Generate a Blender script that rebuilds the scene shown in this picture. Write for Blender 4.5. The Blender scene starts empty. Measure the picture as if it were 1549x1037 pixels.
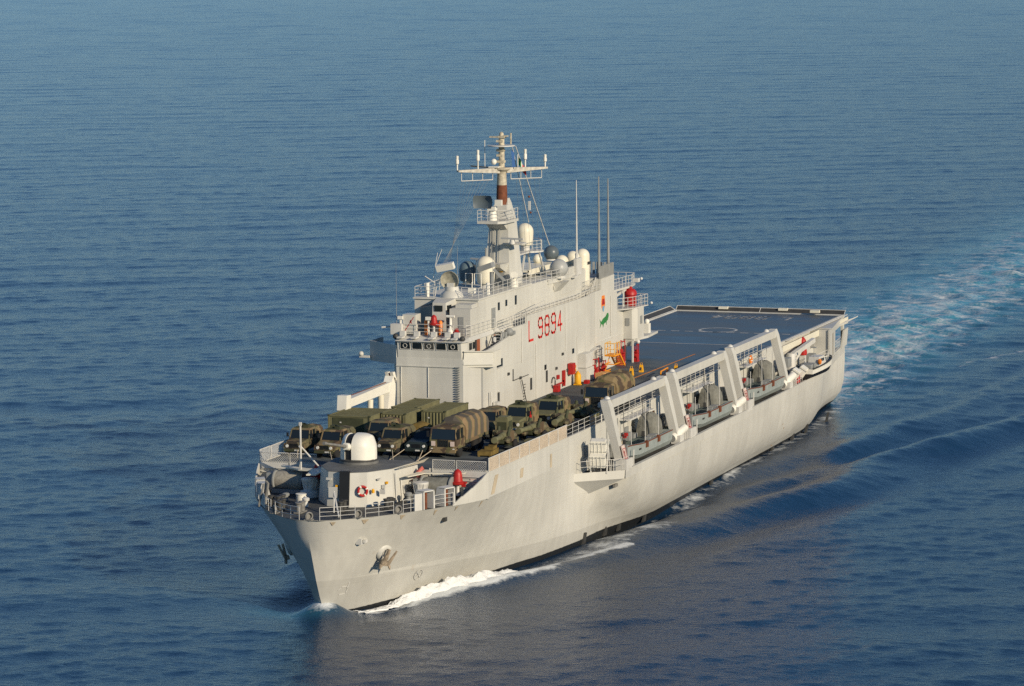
import bpy, math, random
import numpy as np
from mathutils import Vector, Matrix
R = math.radians
random.seed(7)
SC = bpy.context.scene
COL = SC.collection

# ------------------------------------------------------------------ camera
# ship frame = world frame: X to the bow, Y to port, Z up, water at 0 (metres)
CAM = (408.3315, 110.5108, 56.8605)
YAW, PITCH, ROLL, FPX = 3.4743305, 0.1169553, -0.0071583, 5433.975   # focal length in pixels of the 1549 px photo
d_ = Vector((math.cos(YAW)*math.cos(PITCH), math.sin(YAW)*math.cos(PITCH), -math.sin(PITCH)))
r_ = Vector((math.sin(YAW), -math.cos(YAW), 0))
u_ = r_.cross(d_)
r2 = r_*math.cos(ROLL) + u_*math.sin(ROLL)
u2 = -r_*math.sin(ROLL) + u_*math.cos(ROLL)
cam = bpy.data.cameras.new('camera'); camo = bpy.data.objects.new('camera', cam); COL.objects.link(camo)
camo.matrix_world = Matrix(((r2.x, u2.x, -d_.x, CAM[0]), (r2.y, u2.y, -d_.y, CAM[1]), (r2.z, u2.z, -d_.z, CAM[2]), (0, 0, 0, 1)))
cam.sensor_width = 36; cam.lens = FPX/1549*36; cam.clip_start = 1; cam.clip_end = 60000
SC.camera = camo

# ------------------------------------------------------------------ light
SUN_AZ, SUN_EL = R(61), R(20)
w = bpy.data.worlds.new('World'); SC.world = w; w.use_nodes = True
nt = w.node_tree
sky = nt.nodes.new('ShaderNodeTexSky'); sky.sky_type = 'NISHITA'; sky.sun_disc = False
sky.sun_elevation = SUN_EL; sky.sun_rotation = R(90) - SUN_AZ
sky.air_density = 1.0; sky.dust_density = 0.0; sky.ozone_density = 3.0
tint = nt.nodes.new('ShaderNodeMix'); tint.data_type = 'RGBA'; tint.blend_type = 'MULTIPLY'; tint.inputs[0].default_value = 1
tint.inputs[7].default_value = (.66, .86, 1.06, 1)          # the deep clear blue of the photographed sky
nt.links.new(sky.outputs[0], tint.inputs[6]); nt.links.new(tint.outputs[2], nt.nodes['Background'].inputs[0])
nt.nodes['Background'].inputs[1].default_value = 0.088
sun = bpy.data.lights.new('sun', 'SUN'); suno = bpy.data.objects.new('sun', sun); COL.objects.link(suno)
sun.energy = 4.7; sun.angle = R(0.5); sun.color = (1.0, 0.85, 0.63)
sd = Vector((math.cos(SUN_AZ)*math.cos(SUN_EL), math.sin(SUN_AZ)*math.cos(SUN_EL), math.sin(SUN_EL)))
suno.rotation_euler = sd.to_track_quat('Z', 'Y').to_euler(); suno.location = (0, 0, 200)
SC.view_settings.view_transform = 'Standard'; SC.view_settings.look = 'None'
SC.view_settings.exposure = 0.0; SC.view_settings.gamma = 1
SC.cycles.use_denoising = False; SC.cycles.max_bounces = 6; SC.cycles.caustics_reflective = False; SC.cycles.caustics_refractive = False

# ------------------------------------------------------------------ materials
def nodes(m):
    m.use_nodes = True
    return m.node_tree, m.node_tree.nodes, m.node_tree.links
def mat(name, col, rough=0.5, metal=0.0, var=0.12, scale=1.2, bump=0.0, spec=0.4, streak=0.0):
    m = bpy.data.materials.new(name); t, N, L = nodes(m); b = N['Principled BSDF']
    b.inputs['Roughness'].default_value = rough; b.inputs['Metallic'].default_value = metal
    b.inputs['Specular IOR Level'].default_value = spec
    tc = N.new('ShaderNodeTexCoord'); ns = N.new('ShaderNodeTexNoise'); ns.inputs['Scale'].default_value = scale
    ns.inputs['Detail'].default_value = 5
    L.new(tc.outputs['Object'], ns.inputs['Vector'])
    mp = N.new('ShaderNodeMapRange'); mp.inputs[1].default_value = .3; mp.inputs[2].default_value = .7
    mp.inputs[3].default_value = 1-var; mp.inputs[4].default_value = 1+var*.5
    L.new(ns.outputs[0], mp.inputs[0])
    mx = N.new('ShaderNodeMix'); mx.data_type = 'RGBA'; mx.blend_type = 'MULTIPLY'; mx.inputs[0].default_value = 1
    mx.inputs[6].default_value = (*col, 1); L.new(mp.outputs[0], mx.inputs[7])
    L.new(mx.outputs[2], b.inputs['Base Color'])
    if bump:
        bp = N.new('ShaderNodeBump'); bp.inputs['Strength'].default_value = bump; bp.inputs['Distance'].default_value = .05
        L.new(ns.outputs[0], bp.inputs['Height']); L.new(bp.outputs[0], b.inputs['Normal'])
    return m
def camo_mat(name, cols, scale=0.9, stretch=(1, 1, 1), rough=.8):
    m = bpy.data.materials.new(name); t, N, L = nodes(m); b = N['Principled BSDF']
    b.inputs['Roughness'].default_value = rough; b.inputs['Specular IOR Level'].default_value = .15
    tc = N.new('ShaderNodeTexCoord'); mpg = N.new('ShaderNodeMapping'); mpg.inputs['Scale'].default_value = stretch
    L.new(tc.outputs['Object'], mpg.inputs[0])
    prev = None
    for i, c in enumerate(cols):
        if prev is None:
            rgb = N.new('ShaderNodeRGB'); rgb.outputs[0].default_value = (*c, 1); prev = rgb.outputs[0]; continue
        ns = N.new('ShaderNodeTexNoise'); ns.noise_dimensions = '4D'; ns.inputs['W'].default_value = 3.7*i
        ns.inputs['Scale'].default_value = scale*(1+.15*i); ns.inputs['Detail'].default_value = 2.5
        L.new(mpg.outputs[0], ns.inputs['Vector'])
        rp = N.new('ShaderNodeMapRange'); rp.inputs[1].default_value = .53; rp.inputs[2].default_value = .56
        L.new(ns.outputs[0], rp.inputs[0])
        mx = N.new('ShaderNodeMix'); mx.data_type = 'RGBA'; L.new(rp.outputs[0], mx.inputs[0]); L.new(prev, mx.inputs[6])
        mx.inputs[7].default_value = (*c, 1); prev = mx.outputs[2]
    L.new(prev, b.inputs['Base Color'])
    return m
def paint_mat(name, col, hull=False):
    """naval grey: faint vertical streaks, soft blotches, plating seams, a few rust runs; the hull gets its black boot topping"""
    m = bpy.data.materials.new(name); t, N, L = nodes(m); b = N['Principled BSDF']
    b.inputs['Roughness'].default_value = .48; b.inputs['Specular IOR Level'].default_value = .35
    tc = N.new('ShaderNodeTexCoord')
    def noise(sc, det, stretch=(1, 1, 1)):
        mg = N.new('ShaderNodeMapping'); mg.inputs['Scale'].default_value = stretch; L.new(tc.outputs['Object'], mg.inputs[0])
        n = N.new('ShaderNodeTexNoise'); n.inputs['Scale'].default_value = sc; n.inputs['Detail'].default_value = det
        L.new(mg.outputs[0], n.inputs['Vector']); return n.outputs[0]
    def rng(s, a, bb, c, dd):
        r = N.new('ShaderNodeMapRange'); r.inputs[1].default_value = a; r.inputs[2].default_value = bb
        r.inputs[3].default_value = c; r.inputs[4].default_value = dd; L.new(s, r.inputs[0]); return r.outputs[0]
    def mul(a, f):
        x = N.new('ShaderNodeMix'); x.data_type = 'RGBA'; x.blend_type = 'MULTIPLY'; x.inputs[0].default_value = 1
        L.new(a, x.inputs[6]); L.new(f, x.inputs[7]); return x.outputs[2]
    def mix(a, c, f):
        x = N.new('ShaderNodeMix'); x.data_type = 'RGBA'; L.new(f, x.inputs[0]); L.new(a, x.inputs[6]); x.inputs[7].default_value = (*c, 1); return x.outputs[2]
    rgb = N.new('ShaderNodeRGB'); rgb.outputs[0].default_value = (*col, 1)
    c = mul(rgb.outputs[0], rng(noise(.16, 4), .35, .65, .9, 1.05))
    c = mul(c, rng(noise(1.0, 4, (1.4, 1.4, .06)), .35, .7, .94, 1.03))
    # plating seams
    sp = N.new('ShaderNodeSeparateXYZ'); L.new(tc.outputs['Object'], sp.inputs[0])
    def seam(out, period, wd):
        mm = N.new('ShaderNodeMath'); mm.operation = 'PINGPONG'; mm.inputs[1].default_value = period; L.new(out, mm.inputs[0])
        return rng(mm.outputs[0], 0, wd, .93, 1)
    c = mul(c, seam(sp.outputs[0], 3.05, .05)); c = mul(c, seam(sp.outputs[2], 1.23, .04))
    if hull:
        rust = rng(noise(1.0, 6, (.9, .9, .05)), .66, .8, 0, .55)
        rn = N.new('ShaderNodeMath'); rn.operation = 'MULTIPLY'; L.new(rust, rn.inputs[0]); L.new(rng(noise(.09, 2), .5, .66, 0, 1), rn.inputs[1])
        c = mix(c, (.42, .27, .12), rn.outputs[0])
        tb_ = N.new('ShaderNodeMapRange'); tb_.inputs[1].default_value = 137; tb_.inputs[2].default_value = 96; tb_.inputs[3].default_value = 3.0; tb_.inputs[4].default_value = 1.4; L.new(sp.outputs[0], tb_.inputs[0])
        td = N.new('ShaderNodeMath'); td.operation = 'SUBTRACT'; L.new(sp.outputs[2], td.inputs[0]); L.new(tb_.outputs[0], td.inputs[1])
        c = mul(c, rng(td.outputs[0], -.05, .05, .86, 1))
        wob = N.new('ShaderNodeMath'); wob.operation = 'ADD'; L.new(sp.outputs[2], wob.inputs[0]); L.new(rng(noise(2.0, 3), 0, 1, -.05, .05), wob.inputs[1])
        # the boot line rises a little from the stem to amidships
        tr = N.new('ShaderNodeMapRange'); tr.inputs[1].default_value = 137; tr.inputs[2].default_value = 112; tr.inputs[3].default_value = .0; tr.inputs[4].default_value = .5
        L.new(sp.outputs[0], tr.inputs[0])
        sb = N.new('ShaderNodeMath'); sb.operation = 'SUBTRACT'; L.new(wob.outputs[0], sb.inputs[0]); L.new(tr.outputs[0], sb.inputs[1])
        c = mix(c, (.016, .018, .02), rng(sb.outputs[0], .0, .04, 1, 0))
    L.new(c, b.inputs['Base Color'])
    bp = N.new('ShaderNodeBump'); bp.inputs['Strength'].default_value = .5; bp.inputs['Distance'].default_value = .07
    L.new(noise(.55, 2, (1, 1, .8)), bp.inputs['Height']); L.new(bp.outputs[0], b.inputs['Normal'])
    return m

GREY = (.56, .55, .50)
M = dict(
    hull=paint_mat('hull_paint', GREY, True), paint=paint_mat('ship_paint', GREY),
    rail=mat('rail_paint', (.58, .57, .53), .5), white=mat('white_paint', (.74, .72, .64), .45, var=.06), cream=mat('cream_radome', (.72, .68, .55), .42, var=.05, scale=.8),
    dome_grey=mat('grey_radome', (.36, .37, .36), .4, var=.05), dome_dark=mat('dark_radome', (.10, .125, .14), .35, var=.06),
    black=mat('black_paint', (.015, .016, .018), .5), glass=mat('dark_glass', (.012, .018, .022), .08, var=.05, spec=.6),
    dark=mat('dark_steel', (.05, .05, .048), .6, var=.25), steel=mat('worn_steel', (.2, .195, .18), .55, var=.3, scale=3),
    grey2=mat('mid_grey_paint', (.26, .27, .265), .55, var=.15), canvas=mat('grey_canvas', (.205, .205, .18), .9, var=.3, scale=2.2, bump=.6, spec=.1),
    boat=mat('boat_grey_green', (.30, .335, .32), .5, var=.16, scale=1.3), boatdeck=mat('boat_deck', (.13, .165, .155), .6, var=.2),
    red=mat('red_paint', (.40, .018, .016), .45, var=.2, scale=3), orange=mat('orange_paint', (.75, .22, .03), .5, var=.15), yellow=mat('yellow_paint', (.80, .40, .015), .5, var=.15),
    gold=mat('yellow_orange_steel', (.80, .30, .01), .5, var=.15), rust=mat('rust_brown', (.17, .055, .025), .8, var=.35, scale=3), tan=mat('tan_primer', (.50, .42, .30), .7, var=.15),
    rubber=mat('tyre_rubber', (.02, .02, .02), .85, var=.2), wood=mat('plywood', (.55, .30, .12), .7, var=.2, scale=4), skin=mat('skin', (.5, .28, .19), .6), cloth=mat('dark_blue_cloth', (.03, .035, .05), .9),
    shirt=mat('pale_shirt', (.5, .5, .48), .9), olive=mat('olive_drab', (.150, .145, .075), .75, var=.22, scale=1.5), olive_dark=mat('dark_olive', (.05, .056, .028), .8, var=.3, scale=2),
    blackgreen=mat('black_green_paint', (.022, .032, .030), .45, var=.3, scale=2), tarp=mat('ochre_tarpaulin', (.19, .135, .045), .9, var=.35, scale=2, bump=.6, spec=.1),
    camo=camo_mat('camouflage_paint', [(.115, .108, .062), (.165, .118, .07), (.055, .046, .035), (.15, .13, .08)], .8),
    camo_tan=camo_mat('camouflage_tan', [(.22, .165, .09), (.13, .12, .058), (.09, .065, .045)], .7),
    lamp=mat('lamp_glass', (.7, .7, .66), .15), rope=mat('rope', (.33, .31, .26), .9, var=.3, scale=5), deckpaint=mat('deck_marking_white', (.64, .64, .60), .7, var=.35, scale=1.5),
    deckorange=mat('deck_marking_orange', (.62, .24, .04), .7, var=.3, scale=2), sign=mat('pale_sign', (.62, .5, .44), .6, var=.06), blue=mat('blue_cloth', (.03, .10, .28), .8), green=mat('green_paint', (.03, .20, .05), .6, var=.2),
)
def deck_mat(name, col, wet):
    m = bpy.data.materials.new(name); t, N, L = nodes(m); b = N['Principled BSDF']
    tc = N.new('ShaderNodeTexCoord'); ns = N.new('ShaderNodeTexNoise'); ns.inputs['Scale'].default_value = .35; ns.inputs['Detail'].default_value = 8
    mg = N.new('ShaderNodeMapping'); mg.inputs['Scale'].default_value = (1, .35, 1)
    L.new(tc.outputs['Object'], mg.inputs[0]); L.new(mg.outputs[0], ns.inputs['Vector'])
    r = N.new('ShaderNodeValToRGB'); r.color_ramp.elements[0].position = .32; r.color_ramp.elements[1].position = .72
    r.color_ramp.elements[0].color = (*[c*.45 for c in col], 1); r.color_ramp.elements[1].color = (*[c*1.5 for c in col], 1)
    L.new(ns.outputs[0], r.inputs[0]); L.new(r.outputs[0], b.inputs['Base Color'])
    rr = N.new('ShaderNodeMapRange'); rr.inputs[1].default_value = .35; rr.inputs[2].default_value = .65
    if wet:
        sp = N.new('ShaderNodeSeparateXYZ'); L.new(tc.outputs['Object'], sp.inputs[0])
        g = N.new('ShaderNodeMapRange'); g.inputs[1].default_value = 62; g.inputs[2].default_value = 44; g.inputs[3].default_value = .75; g.inputs[4].default_value = .4
        L.new(sp.outputs[0], g.inputs[0])
        ad = N.new('ShaderNodeMath'); ad.operation = 'ADD'; rr.inputs[3].default_value = -.07; rr.inputs[4].default_value = .1
        L.new(ns.outputs[0], rr.inputs[0]); L.new(rr.outputs[0], ad.inputs[0]); L.new(g.outputs[0], ad.inputs[1]); L.new(ad.outputs[0], b.inputs['Roughness'])
    else:
        rr.inputs[3].default_value = .55; rr.inputs[4].default_value = .8; L.new(ns.outputs[0], rr.inputs[0]); L.new(rr.outputs[0], b.inputs['Roughness'])
    return m
def stripe_mat(name, cols):
    m = bpy.data.materials.new(name); t, N, L = nodes(m); b = N['Principled BSDF']; b.inputs['Roughness'].default_value = .9; b.inputs['Specular IOR Level'].default_value = .1
    tc = N.new('ShaderNodeTexCoord'); mg = N.new('ShaderNodeMapping'); mg.inputs['Rotation'].default_value = (0, 0, R(24)); L.new(tc.outputs['Object'], mg.inputs[0])
    wv = N.new('ShaderNodeTexWave'); wv.inputs['Scale'].default_value = .2; wv.inputs['Distortion'].default_value = 6.5; wv.inputs['Detail'].default_value = 1.0; wv.inputs['Detail Scale'].default_value = .7
    L.new(mg.outputs[0], wv.inputs['Vector']); rp = N.new('ShaderNodeValToRGB'); rp.color_ramp.interpolation = 'CONSTANT'
    e = rp.color_ramp.elements; e[0].color = (*cols[0], 1); e[1].position = .36; e[1].color = (*cols[1], 1); q = e.new(.68); q.color = (*cols[2], 1)
    L.new(wv.outputs['Fac'], rp.inputs[0]); L.new(rp.outputs[0], b.inputs['Base Color']); return m
M['camo_stripe'] = stripe_mat('striped_tarpaulin', [(.105, .092, .076), (.145, .13, .074), (.25, .175, .10)])
M['deck'] = deck_mat('flight_deck_coating', (.075, .088, .092), True)
M['foredeck'] = deck_mat('foredeck_coating', (.07, .072, .07), False)

# ------------------------------------------------------------------ mesh building
class MB:
    def __init__(s): s.v = []; s.f = []; s.sm = []
    def add(s, vs, fs, smooth=False):
        o = len(s.v); s.v += [tuple(p) for p in vs]; s.f += [tuple(i+o for i in f) for f in fs]; s.sm += [smooth]*len(fs); return s
    def hexa(s, p):
        return s.add(p, [(3, 2, 1, 0), (4, 5, 6, 7), (0, 1, 5, 4), (1, 2, 6, 5), (2, 3, 7, 6), (3, 0, 4, 7)])
    def box(s, x0, x1, y0, y1, z0, z1):
        return s.hexa([(x0, y0, z0), (x1, y0, z0), (x1, y1, z0), (x0, y1, z0), (x0, y0, z1), (x1, y0, z1), (x1, y1, z1), (x0, y1, z1)])
    def cbox(s, c, sz, rot=None):
        p = []
        for z in (-.5, .5):
            for x, y in ((-.5, -.5), (.5, -.5), (.5, .5), (-.5, .5)):
                q = Vector((x*sz[0], y*sz[1], z*sz[2]))
                if rot is not None: q = rot @ q
                p.append(tuple(q+Vector(c)))
        return s.hexa(p)
    def prism(s, poly, z0, z1, top=None):
        n = len(poly); top = top or poly
        vs = [(x, y, z0) for x, y in poly]+[(x, y, z1) for x, y in top]
        a = sum(poly[i][0]*poly[(i+1) % n][1]-poly[(i+1) % n][0]*poly[i][1] for i in range(n))
        fs = [tuple(range(n-1, -1, -1)), tuple(range(n, 2*n))]+[(i, (i+1) % n, n+(i+1) % n, n+i) for i in range(n)]
        if a < 0: fs = [tuple(reversed(f)) for f in fs]
        return s.add(vs, fs)
    def ext(s, poly, vec):
        n = len(poly); v = Vector(vec)
        vs = [tuple(p) for p in poly]+[tuple(Vector(p)+v) for p in poly]
        nr = Vector((0, 0, 0))
        for i in range(n): nr += Vector(poly[i]).cross(Vector(poly[(i+1) % n]))
        fs = [tuple(range(n-1, -1, -1)), tuple(range(n, 2*n))]+[(i, (i+1) % n, n+(i+1) % n, n+i) for i in range(n)]
        if nr.dot(v) < 0: fs = [tuple(reversed(f)) for f in fs]
        return s.add(vs, fs)
    def tube(s, pts, r, n=6):
        pts = [Vector(p) for p in pts]; rs = r if isinstance(r, (list, tuple)) else [r]*len(pts)
        ring = []; vs = []; fs = []
        for i, p in enumerate(pts):
            t = (pts[min(i+1, len(pts)-1)]-pts[max(i-1, 0)]).normalized()
            a = t.cross(Vector((0, 0, 1)) if abs(t.z) < .9 else Vector((1, 0, 0))).normalized(); b = t.cross(a)
            for k in range(n):
                an = 2*math.pi*k/n; vs.append(tuple(p+(a*math.cos(an)+b*math.sin(an))*rs[i]))
        for i in range(len(pts)-1):
            for k in range(n): fs.append((i*n+k, (i+1)*n+k, (i+1)*n+(k+1) % n, i*n+(k+1) % n))
        fs.append(tuple(range(n))); fs.append(tuple(range((len(pts)-1)*n+n-1, (len(pts)-1)*n-1, -1)))
        return s.add(vs, fs, n > 6)
    def lathe(s, prof, c=(0, 0, 0), n=20, axis='z', sq=1):
        vs = []; fs = []; m = len(prof)
        for r, z in prof:
            for k in range(n):
                a = 2*math.pi*k/n; x, y = r*math.cos(a), r*math.sin(a)*sq
                p = {'z': (x, y, z), 'x': (z, x, y), 'y': (y, z, x)}[axis]
                vs.append((p[0]+c[0], p[1]+c[1], p[2]+c[2]))
        for i in range(m-1):
            for k in range(n): fs.append((i*n+k, i*n+(k+1) % n, (i+1)*n+(k+1) % n, (i+1)*n+k))
        fs.append(tuple(range(n-1, -1, -1))); fs.append(tuple(range((m-1)*n, m*n)))
        return s.add(vs, fs, True)
    def sphere(s, c, r, n=20, cut=-1.0, sz=1):
        prof = []
        a0 = math.asin(max(-1, cut))
        for i in range(n//2+1):
            a = a0+(math.pi/2-a0)*i/(n//2); prof.append((max(r*math.cos(a), 1e-3), r*math.sin(a)*sz))
        return s.lathe(prof, c, n)
    def beam(s, p0, p1, wd, h, up=(0, 0, 1)):
        p0, p1 = Vector(p0), Vector(p1); t = (p1-p0).normalized(); a = t.cross(Vector(up)).normalized(); b = a.cross(t)
        q = []
        for p in (p0, p1): q += [p-a*wd/2-b*h/2, p+a*wd/2-b*h/2, p+a*wd/2+b*h/2, p-a*wd/2+b*h/2]
        return s.hexa(q)
    def sheet(s, rows, smooth=True, flip=False):
        n = len(rows[0]); vs = [p for r in rows for p in r]; fs = []
        for i in range(len(rows)-1):
            for k in range(n-1):
                f = (i*n+k, (i+1)*n+k, (i+1)*n+k+1, i*n+k+1); fs.append(f[::-1] if flip else f)
        return s.add(vs, fs, smooth)
    def stroke(s, pts, wd, o, ax, ay, nrm, t=.012):
        """painted stroke: 2-D polyline pts laid on the plane (o, ax, ay), slightly proud"""
        o, ax, ay, nrm = map(Vector, (o, ax, ay, nrm))
        for (a, b) in zip(pts[:-1], pts[1:]):
            A = o+ax*a[0]+ay*a[1]; B = o+ax*b[0]+ay*b[1]; dd = (B-A).normalized(); sd_ = dd.cross(nrm).normalized()*wd/2
            A = A-dd*wd*.45; B = B+dd*wd*.45
            s.ext([A-sd_, B-sd_, B+sd_, A+sd_], nrm*t)
        return s
    def rail(s, pts, h=1.05, gap=1.5, bars=(1, .66, .33), r=.027, lean=(0, 0)):
        pts = [Vector(p) for p in pts]; lv = Vector((lean[0], lean[1], h))
        for f in bars: s.tube([p+lv*f for p in pts], r if f == 1 else r*.75, 5)
        for a, b in zip(pts[:-1], pts[1:]):
            n = max(1, round((b-a).length/gap))
            for i in range(n+(b is pts[-1])): q = a.lerp(b, i/n); s.tube([q, q+lv], r, 5)
        return s
    def mesh(s, name):
        me = bpy.data.meshes.new(name); me.from_pydata(s.v, [], s.f); me.update()
        me.polygons.foreach_set('use_smooth', s.sm)
        if any(s.sm): me.set_sharp_from_angle(angle=R(40))
        return me
OFF = {}
def build(name, mb, m, parent=None, loc=None, rz=0):
    me = mb.mesh(name); me.materials.append(M[m] if isinstance(m, str) else m)
    o = bpy.data.objects.new(name, me); COL.objects.link(o)
    if parent is not None:
        o.parent = parent
        if parent.name in OFF: o.location = -OFF[parent.name]
    if loc is not None: o.location = loc
    if rz: o.rotation_euler.z = rz
    return o
def sub(name, mb, m, parent): return [build(name, q, m, parent) for q in pieces(mb)][0]
def tag(o, label, cat, group=None, kind=None):
    if label: o['label'] = label
    if cat: o['category'] = cat
    if group: o['group'] = group
    if kind: o['kind'] = kind
    return o
def empty(name, loc, label, cat, group=None, rz=0):
    o = bpy.data.objects.new(name, None); COL.objects.link(o); o.location = loc; o.rotation_euler.z = rz
    o.empty_display_size = 1
    return tag(o, label, cat, group)
def copy_tree(o, parent=None):
    c = o.copy(); COL.objects.link(c)
    if parent is not None: c.parent = parent
    for ch in list(o.children): copy_tree(ch, c)
    return c
def clone(o, loc, label, rz=None):
    c = copy_tree(o); c.location = loc; c['label'] = label
    if rz is not None: c.rotation_euler.z = rz
    return c

D = 10.53      # flight deck
F = 8.42       # foredeck
SHIP = empty('landing_ship', (68, 0, 0), 'pale grey naval landing ship under way with red number on its superstructure', 'ship')
OFF[SHIP.name] = Vector((68, 0, 0))
WHOLE = {'hull', 'halyards', 'landing_circle', 'sign_number', 'crane', 'topmast', 'wire_mesh', 'cable_coil', 'mast_cable', 'net_webbing', 'edge_line', 'cabinet_mark', 'front_ladder', 'wall_ladder'}
def pieces(mb, gap=.4):
    """split what stands apart into meshes of its own"""
    n = len(mb.v); p = list(range(n))
    def fd(i):
        while p[i] != i: p[i] = p[p[i]]; i = p[i]
        return i
    for f in mb.f:
        a = fd(f[0])
        for j in f[1:]: p[fd(j)] = a
    V = np.array(mb.v); rt = np.array([fd(i) for i in range(n)]); ids = np.unique(rt)
    bx = [[V[rt == i].min(0), V[rt == i].max(0), {int(i)}] for i in ids]
    k = 0
    while k < len(bx):
        for j in range(k+1, len(bx)):
            if np.all(bx[k][0]-gap < bx[j][1]) and np.all(bx[j][0]-gap < bx[k][1]):
                bx[k] = [np.minimum(bx[k][0], bx[j][0]), np.maximum(bx[k][1], bx[j][1]), bx[k][2] | bx[j][2]]; del bx[j]; k = -1; break
        k += 1
    out = []
    for _, _, g in bx:
        m = MB(); mp = {}
        for i in range(n):
            if int(rt[i]) in g: mp[i] = len(m.v); m.v.append(mb.v[i])
        for f, sm in zip(mb.f, mb.sm):
            if f[0] in mp: m.f.append(tuple(mp[i] for i in f)); m.sm.append(sm)
        out.append(m)
    return out
def part(name, mb, m, parent=None):
    ms = [mb] if name in WHOLE else pieces(mb)
    return [build(name, q, m, parent or SHIP) for q in ms][0]

# ------------------------------------------------------------------ hull
def lerp_tab(t, x):
    return float(np.interp(x, [a for a, b in t][::-1], [b for a, b in t][::-1]))
# z level -> (stem x, table of half-breadths from the stem aft)
LV = [
 (-3.0, 134.0, [(134.0, 0), (130, 1.6), (124, 3.4), (115, 6.0), (105, 8.2), (95, 9.4), (60, 9.9), (30, 9.2), (10, 8.0), (-1, 6.4)]),
 (-1.0, 135.8, [(135.8, 0), (133, 1.7), (129, 3.1), (123, 5.0), (115, 7.3), (105, 9.2), (95, 10.1), (60, 10.25), (30, 9.9), (10, 9.1), (-1, 8.2)]),
 (0.3, 136.8, [(136.8, 0), (136.3, .6), (134, 1.9), (130, 3.35), (126.3, 4.65), (117, 7.3), (108, 9.3), (100, 10.25), (80, 10.4), (43, 10.3), (20, 10.0), (6, 9.6), (-1, 9.3)]),
 (1.6, 137.6, [(137.6, 0), (137.1, .7), (134.4, 2.2), (130, 3.9), (126, 5.4), (117, 8.0), (108, 9.75), (100, 10.4), (80, 10.45), (43, 10.4), (20, 10.25), (6, 10.15), (-1, 10.1)]),
 (3.0, 138.3, [(138.3, 0), (137.8, .85), (135, 2.55), (130, 4.55), (125, 6.6), (117, 8.7), (108, 10.05), (100, 10.45), (80, 10.5), (-1, 10.4)]),
 (5.0, 139.1, [(139.1, 0), (139.0, .6), (138.4, 1.55), (136, 3.45), (131.5, 6.0), (127, 8.1), (120, 9.6), (110, 10.35), (100, 10.5), (-1, 10.5)]),
 (6.7, 139.8, [(139.8, 0), (139.7, .9), (139.2, 1.9), (137.5, 3.6), (134.5, 5.6), (131.5, 7.3), (128, 9.0), (124, 10.0), (112, 10.45), (100, 10.5), (-1, 10.45)]),
 (8.42, 140.5, [(140.5, 0), (140.35, 1.0), (139.7, 2.1), (138.7, 3.25), (137.2, 4.6), (134.8, 6.3), (132.7, 7.5), (129.8, 9.0), (127.6, 9.9), (125.3, 10.5), (110, 10.55), (100, 10.5), (60, 10.35), (-1, 10.25)]),
]
_d = lambda tb, xs, t: (xs-t*(xs+1), lerp_tab(tb, xs-t*(xs+1)) if t > 0 else 0.0)
for _i in (5, 6):                                   # straight flare between the knuckle and the deck edge
    _z = LV[_i][0]; _f = (_z-3.0)/(8.42-3.0); _tb = []
    for _k in range(61):
        _t = (_k/60)**2; a, c = _d(LV[4][2], LV[4][1], _t), _d(LV[7][2], LV[7][1], _t); _tb.append((a[0]+(c[0]-a[0])*_f, a[1]+(c[1]-a[1])*_f))
    LV[_i] = (_z, _tb[0][0], _tb)
def half(z, x):
    """half-breadth of the bare hull"""
    ys = []
    for zz, xs, tb in LV: ys.append(lerp_tab(tb, x) if x < xs else 0)
    return float(np.interp(z, [l[0] for l in LV], ys))
def smooth01(a): a = max(0.0, min(1.0, a)); return a*a*(3-2*a)
SPX = [(99.2, 10.5), (98.4, 14.1), (90, 14.2), (38, 14.2), (30, 14.05), (24.5, 13.75), (14, 12.4), (6, 11.2), (-1, 10.4)]
def yspons(x): return float(np.interp(x, [a for a, b in SPX][::-1], [b for a, b in SPX][::-1]))
def ts():
    t = [0, .004, .01, .018, .028, .04, .055, .07, .085, .1, .115, .13, .15, .17, .19, .21, .23, .25, .27]
    return t+[.29+.71*i/44 for i in range(45)]
T = ts()
rowsS, rowsP = [], []
for z, xs, tb in LV:
    for side, rows in ((-1, rowsS), (1, rowsP)):
        row = []
        for t in T:
            x = xs-t*(xs+1); y = lerp_tab(tb, x) if t > 0 else 0
            if side == 1 and z > -2 and z < 6.8 and x < 101.5:
                out = yspons(min(x, 98.4))
                fz = {8.42: 1, -1.0: .14, .3: .40, 1.6: .70, 3.0: .88, 5.0: .98, 6.7: 1.0}[z]
                tgt = 10.25+(out-10.25)*fz
                if x > 60: ramp = smooth01((101.5-(6.7-z)*.9-x)/(1.0+(6.7-z)*2.2))
                else: ramp = 1
                if z == 6.7: ramp = 1 if x < 98.5 else 0
                y = max(y, y+(tgt-y)*ramp)
                if x < 22:                                  # round of the stern quarter
                    q_ = {-1.0: 7.4, .3: 9.0, 1.6: 10.0, 3.0: 10.35, 5.0: 10.45, 6.7: 10.45}[z]; y = y+(q_-y)*smooth01((22-x)/22)
            row.append((x, side*y, z))
        rows.append(row)
hb = MB()
K = len([t for t in T if t <= .2501])
bow = [s_[:K][::-1]+p_[1:K] for s_, p_ in zip(rowsS, rowsP)]
hb.sheet(bow[:5], True, True); hb.sheet(bow[4:], True, True)       # the knuckle line between the two
hb.sheet([r[K-1:] for r in rowsS], True, False); hb.sheet([r[K-1:] for r in rowsP[:7]], True, True)
# port side from 6.7 up: bow part carries on, amidships the inner wall of the boat gallery
prow = [[(p[0], lerp_tab(LV[6][2], p[0]), 6.7) for p in rowsP[6][K-1:] if p[0] > 12], [p for p in rowsP[7][K-1:]][:len([p for p in rowsP[6][K-1:] if p[0] > 12])]]
hb.sheet(prow, True, True)
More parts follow.
